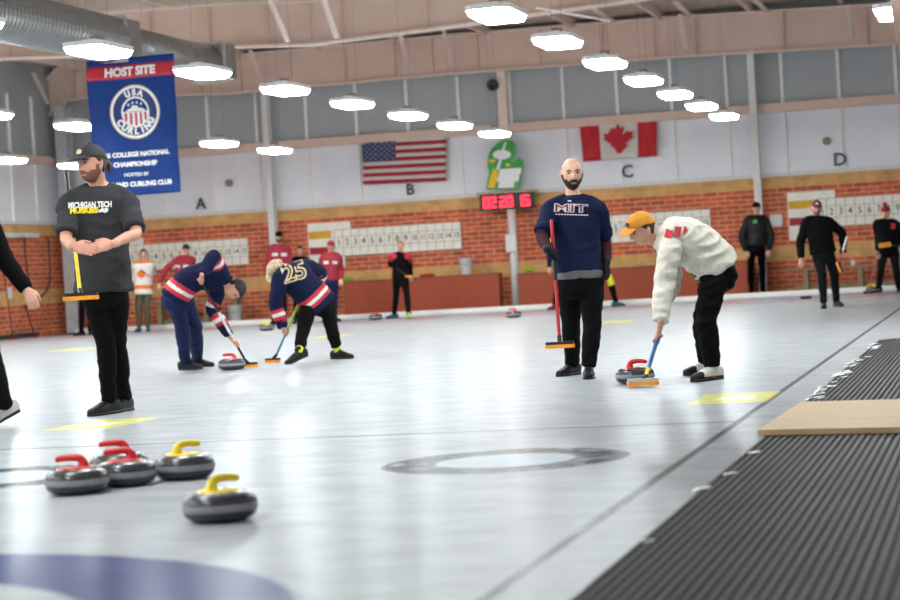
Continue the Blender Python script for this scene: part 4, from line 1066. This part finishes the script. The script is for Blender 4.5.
b = bmesh.new(); loft(b, [P['P0']+Zu*.02, P['P0']+Zu*.085], [(.1895, .1395), (.1885, .1385)], sides=CR, n=24, k=2, ck=.1, e=2.3); fuse('undershirt_hem', b, .012, GRY, P['root'], 2)
MO = mat('print_outline', 'c9c4cc', .6); MM = mat('print_maroon', '6c2238', .6)
stamp('MIT', .085, P['top'], 570.5, 208.5, D, -.03, sx=1.9, bold=.005, m=MO); stamp('MIT', .085, P['top'], 570.5, 208.5, D, -.03, sx=1.9, bold=.0, m=MM, off=.012)
stamp('', 1, P['top'], 572, 214.6, D-0, -.03, m=MO, polys=[[(-.13+i*.022, -.005), (-.115+i*.022, -.005), (-.115+i*.022, .004), (-.13+i*.022, .004)] for i in range(12)])
stamp('', 1, P['top'], 570, 201, D, -.05, m=MO, name='emblem', polys=[[(-.018, -.008), (-.004, -.003), (.01, -.008), (.01, .008), (-.004, .003), (-.018, .008)]])
broom(bt_, bb_, 'red and black curling broom held upright by the bald man in navy', [(0, .5, RSH), (.5, .72, KSH), (.72, 1, RSH)], side=(1, .0, .15), hw=.115)

# ---- man in heather sweatshirt sweeping
D = 15.35
bb_ = ground(643, 385.5, .012); bt_ = atD(676, 278, D+.22)
ax = (bt_-bb_).normalized(); Q = bb_.lerp(bt_, .43)
hg = ('grip', Q, ax, -1)
P = person('man in orange cap and pale gray sweatshirt bending to sweep', 1.03, D, (641.5, 229, -.02), (-.86, -.42, .35), (660, 240, .05),
    [(670, 247, -.2), (668, 250, .17)], [((664, 288, -1), (660.5, 322, -1)), ((672, 285, 1), (664, 302, 1))],
    [(717, 268, -.06), (716, 272, .14)], [((706, 320, -1), (713, 380)), ((703, 322, -1), (707, 374))],
    dict(name='sweatshirt', mats=[FSW, FWH], loose=1.12, deep=1.22, sleeve=.066, paint=[(1, 'hem', (-.02, .02))]), FBK, hair=(hair_short, HAIRB), hat=('cap', CAPO, CAPO, BLACK), vox=.008,
    spine=(694, 246, .0), up=(.35, 1, 0), feet=((-.75, .65), (-.8, .5)), hands=(hg, ('relax', (0, 0, 1), -1, .8, (-.6, -1, 0))), bulk=1.0, hemlen=-.03, wr=.012, shoes=(SOLW, SOLW), sole=SOLE, pbulk=1.05)
b = bmesh.new(); loft(b, [P['P0']+cv(-.03, .02, 0), P['P0']+cv(-.12, .09, 0)], [(.182, .15), (.18, .145)], sides=(-Fh), n=20, k=2, ck=.2); fuse('undershirt_hem', b, .012, mat('olive_shirt', '6a6a1c', .8), P['root'], 2, wr=.004)
stamp('', 1, P['top'], 674, 231, D, .2, m=FRD, name='emblem', polys=[[(-.08, -.03), (-.03, -.05), (-.01, .0), (-.05, .03)], [(.0, -.05), (.04, -.045), (.06, .02), (.01, .03)], [(.06, -.03), (.1, -.02), (.09, .02), (.075, .01)]], off=.01)
broom(bt_, bb_, 'blue shafted curling broom with yellow pad pressed on ice by orange cap man', [(0, .1, YSH), (.1, .62, BSH), (.62, 1, KSH)], side=(1, 0, .12), hw=.115, headm=mat('broom_head_white', 'b9bcc0', .5))
for ch in P['root'].children:
    if ch.name.startswith('shoe'):
        ch.data.materials.append(SHOE); cs = [p.center for p in ch.data.polygons]; zmin = min(c.z for c in cs); ex = cv(-.8, 0, .5); mx_ = max(c.dot(ex) for c in cs)
        for p in ch.data.polygons:
            c = p.center
            if c.dot(ex) > mx_-.085 and c.z < zmin+.06 or c.z < zmin+.022: p.material_index = 1
stamp('', 1, [c for c in P['root'].children if c.name.startswith('shoe')][0], 718, 374.5, D, m=PADO, name='emblem', polys=[[(-.05, -.0), (-.03, -.025), (.0, -.015), (.045, .035), (.0, .002), (-.025, -.008)]])

# ---- navy jersey sweeper, left
D = 21.9
bb_ = ground(249, 367, .012); bt_ = atD(200, 279, D-.18)
ax = (bt_-bb_).normalized(); Q1 = bb_.lerp(bt_, .985); Q2 = bb_.lerp(bt_, .27)
h1, h2 = ('grip', Q1, ax, -1), ('grip', Q2, ax, -1)
JP = [(1, 'sleeve', (0, .5, .62, 0)), (2, 'sleeve', (0, .62, .78, 0)), (1, 'sleeve', (0, .78, .9, 0)), (1, 'sleeve', (1, .2, .32, 1)), (2, 'sleeve', (1, .32, .46, 1)), (1, 'sleeve', (1, .46, .58, 1)),
      (1, 'hem', (.0, .045)), (2, 'hem', (.045, .085)), (1, 'hem', (.085, .13))]
P = person('player in navy jersey and navy trousers bent over sweeping the red handled stone', 1.0, D, (235, 288.5, .0), (-.15, -.95, .25), (226, 281, .0),
    [(221, 272, -.17), (219, 284, .17)], [((213, 257, -1), (202, 275, -1)), ((213, 309, 1), (229, 336, -1))],
    [(174, 295, -.08), (180, 293, .1)], [((182, 326, -1), (186, 370)), ((195, 327, -1), (198, 367))],
    dict(name='jersey', mats=[FNV, FRD, FWH], loose=1.12, sleeve=.068, paint=JP), FNV2, hair=(hair_short, HAIRD), vox=.010, spine=(198, 277, .0), up=(1, .0, .1),
    feet=((.85, .5), (.85, .45)), hands=(h1, h2), bulk=1.02, hemlen=.05, wr=.008, pbulk=1.12, skin=SKIN2)
broom(bt_, bb_, 'black and white curling broom held by the navy jersey sweeper', [(0, .25, KSH), (.25, .6, WSH), (.6, 1, KSH)], side=(1, 0, .1), hw=.1)

# ---- number 25
D = 23.2
bb_ = ground(273, 362.5, .012); bt_ = atD(299, 303, D-.05)
ax = (bt_-bb_).normalized(); Q2 = bb_.lerp(bt_, .5)
h2 = ('grip', Q2, ax, 1)
JP = [(1, 'sleeve', (0, .2, .34, 1)), (2, 'sleeve', (0, .34, .5, 1)), (1, 'sleeve', (0, .5, .66, 1)), (1, 'hem', (.0, .04)), (2, 'hem', (.04, .08)), (1, 'hem', (.08, .125))]
P = person('player in navy number 25 jersey and camouflage cap bent over sweeping', 1.0, D, (277, 269, -.12), (-.55, -.85, -.2), (287, 270, -.08),
    [(280, 277, -.28), (306, 266, .16)], [((276, 305, -1), (283, 328, -1)), ((320, 272, 1), (318, 290, 1))],
    [(309, 304, -.06), (324, 299, .08)], [((302, 335, -1), (302, 363)), ((332, 330, -1), (338, 359))],
    dict(name='jersey', mats=[FNV, FRD, FWH], loose=1.16, sleeve=.068, paint=JP), FBK, hat=('cap', mat('camo_cap', 'b8a888', .8, var=.5, vscale=40), mat('camo_cap', '000000')), hair=(hair_short, HAIRB), vox=.010, spine=(301, 283, -.05), up=(-.35, .5, .75),
    feet=((-.7, .55), (.7, .5)), hands=(h2, None), bulk=1.04, hemlen=.07, wr=.008, pbulk=1.0, heels=(.07, 0), gaiter=(.28, YELC))
stamp('25', .27, P['top'], 294.5, 272.5, D, .28, bold=.014, m=mat('number_cream', 'c9b48a', .6)); stamp('25', .265, P['top'], 294.5, 272.5, D, .28, bold=-.004, m=FNV, off=.014)
broom(bt_, bb_, 'lime and blue curling broom held low by the number 25 player', [(0, .55, mat('teal_shaft', '3a7f96', .4)), (.55, 1, LSH)], side=(1, 0, .1), hw=.09)

# ---- people in the distance
def far(label, D, S, cx, top_, foot, lean=0, face=(0, -.1, 1), arms=None, legs=None, feet=None, w=1., vox=.014, **kw):
    """standing figure: cx centre, top_ crown y, foot y, in pixels"""
    h = foot-top_; s = FPX/D; sc = S; hwd = .165*s*sc; X = lambda t: cx+lean*t
    a = arms or [((cx-hwd*1.35, top_+h*.36, 1), (cx-hwd*1.4, top_+h*.47, -1)), ((cx+hwd*1.35, top_+h*.36, 1), (cx+hwd*1.4, top_+h*.47, -1))]
    l = legs or [((cx-hwd*.55, top_+h*.72, -1), (cx-hwd*.6, foot-1)), ((cx+hwd*.55, top_+h*.72, -1), (cx+hwd*.6, foot-1.5))]
    return person(label, sc, D, (X(1), top_+h*.075), face, (X(.9), top_+h*.165, .02), [(X(.8)-hwd, top_+h*.2, 0), (X(.8)+hwd, top_+h*.2, 0)], a, [(cx-hwd*.5, top_+h*.485, 0), (cx+hwd*.5, top_+h*.485, 0)], l, kw.pop('top'), kw.pop('low'), vox=vox, feet=feet or ((-.2, 1), (.2, 1)), **kw)
DG = lambda x, y: depth(clampg(ground(x, y), x, y))
J = lambda m_, name='jacket', **k: dict(name=name, mats=m_ if isinstance(m_, list) else [m_], loose=1.08, **k)
# orange and white jersey
D = DG(143, 330)
P = far('player in white and orange hockey jersey standing with a broom near the left', D, .98, 143.5, 248, 331.5, face=(.1, -.1, 1), top=dict(name='jersey', mats=[FWH, FOR], loose=1.2, paint=[(1, 'hem', (-.02, .07)), (1, 'sleeve', (0, .55, .75, 1)), (1, 'sleeve', (1, .55, .75, 1)), (1, 'world', lambda c, P0, N, SH, EL, WR_: c.z > min(SH[0].z, SH[1].z)+.035)]), low=OLV, hair=(hair_short, HAIRB), hemlen=.12,
    arms=[((134, 272, 1), (133, 289, -1)), ((154, 270, 1), (147, 279, -1))], shoes=mat('blue_shoe', '27406e', .6), collar=False)
stamp('', 1, P['top'], 141, 274, D, m=FOR, name='emblem', polys=[[(.085*math.cos(a*math.pi/8), .085*math.sin(a*math.pi/8)) for a in range(16)]], off=.01)
broom(atD(133.5, 289, D-.2), atD(132.5, 316, D-.25), 'wooden broom handle held low by the orange and white jersey player', [(0, .8, WOODS), (.8, 1, KSH)], side=(0, 0, 1), hw=.08)
broom(atD(141, 270, D-.25), atD(163, 287, D-.3), 'orange broom held across the white and orange jersey', [(0, .8, mat('orange_shaft', 'd0602c', .5)), (.8, 1, KSH)], side=(.4, .8, .2), hw=.07)
# person in black behind the charcoal shirt man
D = DG(78, 336)
far('person in black trousers mostly hidden behind the charcoal shirt man', D, .98, 86, 236, 336.5, top=J(FBK), low=FBK, hair=(hair_short, HAIRD), feet=((-.6, .7), (.4, .8)), arms=[((84, 268, 1), (88, 278, -1)), ((97, 268, 1), (94, 280, -1))])
# maroon jacket, dark hair looking down
D = DG(186, 325)
P = far('player in maroon jacket with dark hair looking down behind the navy sweeper', D, .97, 181, 243, 326, face=(.35, -.7, .8), top=J(FMR), low=FNV2, hair=(hair_short, HAIRD), arms=[((165, 270, 1), (160, 283, -1)), ((192, 268, 1), (190, 280, -1))], legs=[((184, 304, -1), (187, 325)), ((190, 304, -1), (193, 325))], lean=5)
for x in (177, 186): stamp('', 1, P['top'], x, 266.5, D, m=FWH, name='emblem', polys=[[(-.06, -.03), (.06, -.03), (.06, .03), (-.06, .03)]], off=.01)
# bearded maroon coat behind 25
D = DG(278, 323)
P = far('bearded player in maroon jacket and black cap behind the number 25 player', D, 1.03, 279, 230, 324, face=(.15, -.1, 1), top=J(FMR), low=FBK, hat=('cap', FBK, FBK), beard=(beard_full, HAIRD))
for x in (275, 284): stamp('', 1, P['top'], x, 254.5, D, m=FWH, name='emblem', polys=[[(-.06, -.03), (.06, -.03), (.06, .03), (-.06, .03)]], off=.01)
# small dark haired
D = DG(299, 322)+1
far('dark haired person in black jacket mostly hidden behind number 25', D, .9, 300, 245, 321, top=J(FBK), low=FBK, hair=(hair_long, HAIRD), face=(.2, -.1, 1))
# maroon cap
D = DG(334, 322)
P = far('player in maroon jacket and maroon cap standing right of number 25', D, .96, 330.5, 240, 323, face=(.15, -.1, 1), top=J(FMR), low=FNV2, hat=('cap', FMR, FMR), hair=(hair_short, HAIRB), lean=.5, feet=((-.3, 1), (.6, .8)))
for x in (326, 335): stamp('', 1, P['top'], x, 262.5, D, m=FWH, name='emblem', polys=[[(-.05, -.03), (.05, -.03), (.05, .03), (-.05, .03)]], off=.01)
# woman in black and red
D = DG(400, 318)
P = far('blond ponytailed woman in black and red jacket walking on far ice', D, .93, 400.5, 240, 319.5, face=(-.25, -.05, 1), top=J([FBK, FRD], sleeve=.055, paint=[(1, 'sleeve', (0, -.3, .45, 0)), (1, 'sleeve', (1, -.3, .9, 0))]), low=FBK, hair=(hair_short, HAIRL, [(0, -.09, .02), (0, -.13, 0), (0, -.14, -.05), (0, -.13, -.12)]), arms=[((390, 264, 1), (396, 268, -1)), ((410, 262, 1), (411, 275, -1))],
    legs=[((396, 296, -1), (394.5, 317)), ((407, 296, -1), (409, 318.5))], shoes=(mat('teal_shoe', '2a5a6c', .6), mat('yellow_shoe', 'a8b02c', .6)), feet=((-.9, .4), (.1, 1)))
broom(atD(397, 269, D-.3), atD(409, 277, D-.34), 'short black broom with orange pad held by the ponytailed woman', [(0, .9, KSH), (.9, 1, KSH)], side=(.3, .8, .2), hw=.08)
# two players hidden behind the bald man
D = DG(556, 308)
P = far('sweeper in navy with red shoes mostly hidden behind the bald man', D, .98, 562, 222, 309, top=J([FNV, YELC], paint=[(1, 'sleeve', (0, -.5, .35, 0))]), low=FBK, hair=(hair_short, HAIRB), arms=[((549.5, 252, -1), (549.5, 267, -1)), ((572, 255, 1), (570, 268, -1))], legs=[((558, 284, -1), (555, 309)), ((568, 284, -1), (570, 307))], shoes=mat('red_shoe', '8e2430', .6), feet=((-.7, .6), (.3, 1)))
D = DG(607, 304)
P = far('player in black and yellow with white shoe behind the bald man', D, .98, 598, 220, 305, top=J([FBK, YELC]), low=[FBK, YELC], hair=(hair_short, HAIRD), legs=[((598, 284, -1), (601, 309)), ((610, 280, -1), (616, 304.5))], shoes=(SOLW, MATS['teal_shoe']), feet=((-.2, 1), (.8, .5)))
for p in P['low'].data.polygons:
    c = p.center+WL[P['low'].name]; l = (c-P['KN'][1]).length
    if l < .13 or (c-P['AN'][0]).length < .16: p.material_index = 1
# man in dark jacket behind the board
D = depth(V((atY(756, 290, 42.72).x, 42.72, 0)))
P = far('man in black jacket and black cap standing still by the white column', D, 1.03, 756.5, 201.5, 291.5, face=(-.2, -.05, 1), top=J(mat('black_leather', '0f1011', .5, spec=.25), sleeve=.07), low=FBK, hat=('cap', FBK, FBK), bulk=1.05, base=.02,
    arms=[((742, 237, 1), (746, 251, -1)), ((771, 236, 1), (769, 250, -1))], legs=[((751, 266, -1), (751, 295.5, .02)), ((762, 266, -1), (763, 295, .02))])
stamp('', 1, P['top'], 755, 221.5, D, m=mat('green_print', '2f9c4c', .6), name='emblem', polys=[[(-.04, -.04), (.05, -.03), (.04, .04), (-.04, .03)]], off=.01)
# man in black sweater with broom
D = DG(829, 308)
hb0, hb1 = atD(850, 226, D-.25), atD(838, 268, D-.3)
P = far('man in black sweater and maroon cap holding a red and white broom', D, 1.0, 823, 200, 309, lean=-6.5, face=(-.05, -.12, 1), top=J(FBK, name='sweater'), low=mat('dark_gray_trousers', '121315', .9, spec=.15), hat=('cap', mat('maroon_cap', '5e2434', .8), mat('maroon_cap', '000000'), FWH), bulk=1.08,
    arms=[((800.5, 242, 1), (801, 258, -1)), ((842, 233, 1), (843.5, 247, -1))], legs=[((822, 275, -1), (824, 308.5)), ((834, 273, -1), (837, 306.5))], vox=.012, skin=SKIN2, beard=(stubble, STUB))
glove(P, 1, ('relax', (0, 0, 1), 1, .8, None), GLV)
broom(hb0, hb1, 'red and white curling broom with orange pad held by black sweater man', [(0, .35, RSH), (.35, .7, WSH), (.7, 1, RSH)], side=(.35, -.9, .2), tilt=(.9, .35, .3), hw=.09)
# red beanie player at the right edge
D = DG(885, 297)
P = far('player in black with red pompom beanie at the right edge', D, .99, 888.5, 206, 294.5, lean=-3, face=(-.45, -.15, .9), top=J(FBK), low=FBK, hat=('beanie', mat('red_beanie', '8e1426', .9), mat('red_pompom', 'b0182c', .9)), hair=(hair_short, HAIRB),
    arms=[((878, 238, 1), (878, 251, -1)), ((901, 237, 1), (896, 247, -1))], legs=[((881, 268, -1), (879, 291)), ((896, 268, -1), (899, 292))], feet=((-.7, .6), (0, 1)))
b = bpy.data.objects['beanie']
stamp('', 1, P['top'], 893, 226, D, m=FRD, name='emblem', polys=[[(-.04, -.05), (.04, -.05), (.04, .05), (-.04, .05)]], off=.01)
broom(atD(878, 251, D-.3), clampg(ground(868, 291.5, .012), 868, 291.5, 40.8), 'pink shafted broom resting by the yellow handled stone at far right', [(0, .8, PSH), (.8, 1, KSH)], side=(1, 0, 0), hw=.09, pad=BLACK)
broom(atD(899, 246, D-.32), atD(885, 245, D-.4), 'broom with orange pad held level by the red beanie player', [(0, .8, KSH), (.8, 1, KSH)], side=(1, .1, 0), tilt=(0, .1, -1), hw=.11)
# walker cut off by the left edge
D = 13.6
P = person('person in black walking out of the frame at the left edge, one hand showing', 1.03, D, (-32, 160), (-.9, 0, .4), (-26, 186, 0), [(-34, 205, -.17), (-20, 205, .2)], [((-52, 245, -1), (-62, 280, -1)), ((4, 258, -1), (26, 289, -1))],
    [(-36, 285, -.08), (-26, 285, .1)], [((-55, 345, -1), (-66, 433)), ((-10, 358, -1), (11, 426))], J(FBK, sleeve=.06), FBK, hair=(hair_short, HAIRD), shoes=SOLW, sole=SOLE, feet=((-.9, .3), (-.75, .6)), heels=(0, .1), vox=.009,
    hands=(None, ('relax', (.4, 0, 1), -1, .55, (.45, -1, .1))), pbulk=1.1)
# brooms lying by the left wall
for k, (pa, pb) in enumerate((((3, 268), (13, 331)), ((25, 305), (35, 331)))):
    q = ground(pb[0], pb[1]+4); q = V((WX+.5, atX(pb[0], pb[1]+2, WX+.5).y, .0)); tp = atX(pa[0], pa[1], WX+.05)
    tag(broom(tp, q, ('dark broom with red pad leaning on the left brick wall, the longer one', 'shorter dark broom with red pad leaning on the left brick wall')[k], [(0, .8, KSH), (.8, 1, KSH)], side=(0.25, 0, -1), hw=.14, pad=mat('red_pad', '7a1c1c', .8), headm=MATS['red_pad']), group='brooms leaning on the left wall')
tag(obj('puck', lathe(bmesh.new(), [(0, 0), (.1, 0), (.11, .02), (.1, .06), (0, .06)], 20, tuple(ground(806, 299))), BLACK, None, True), 'small black rubber hack block on far ice under the right bench', 'hack')
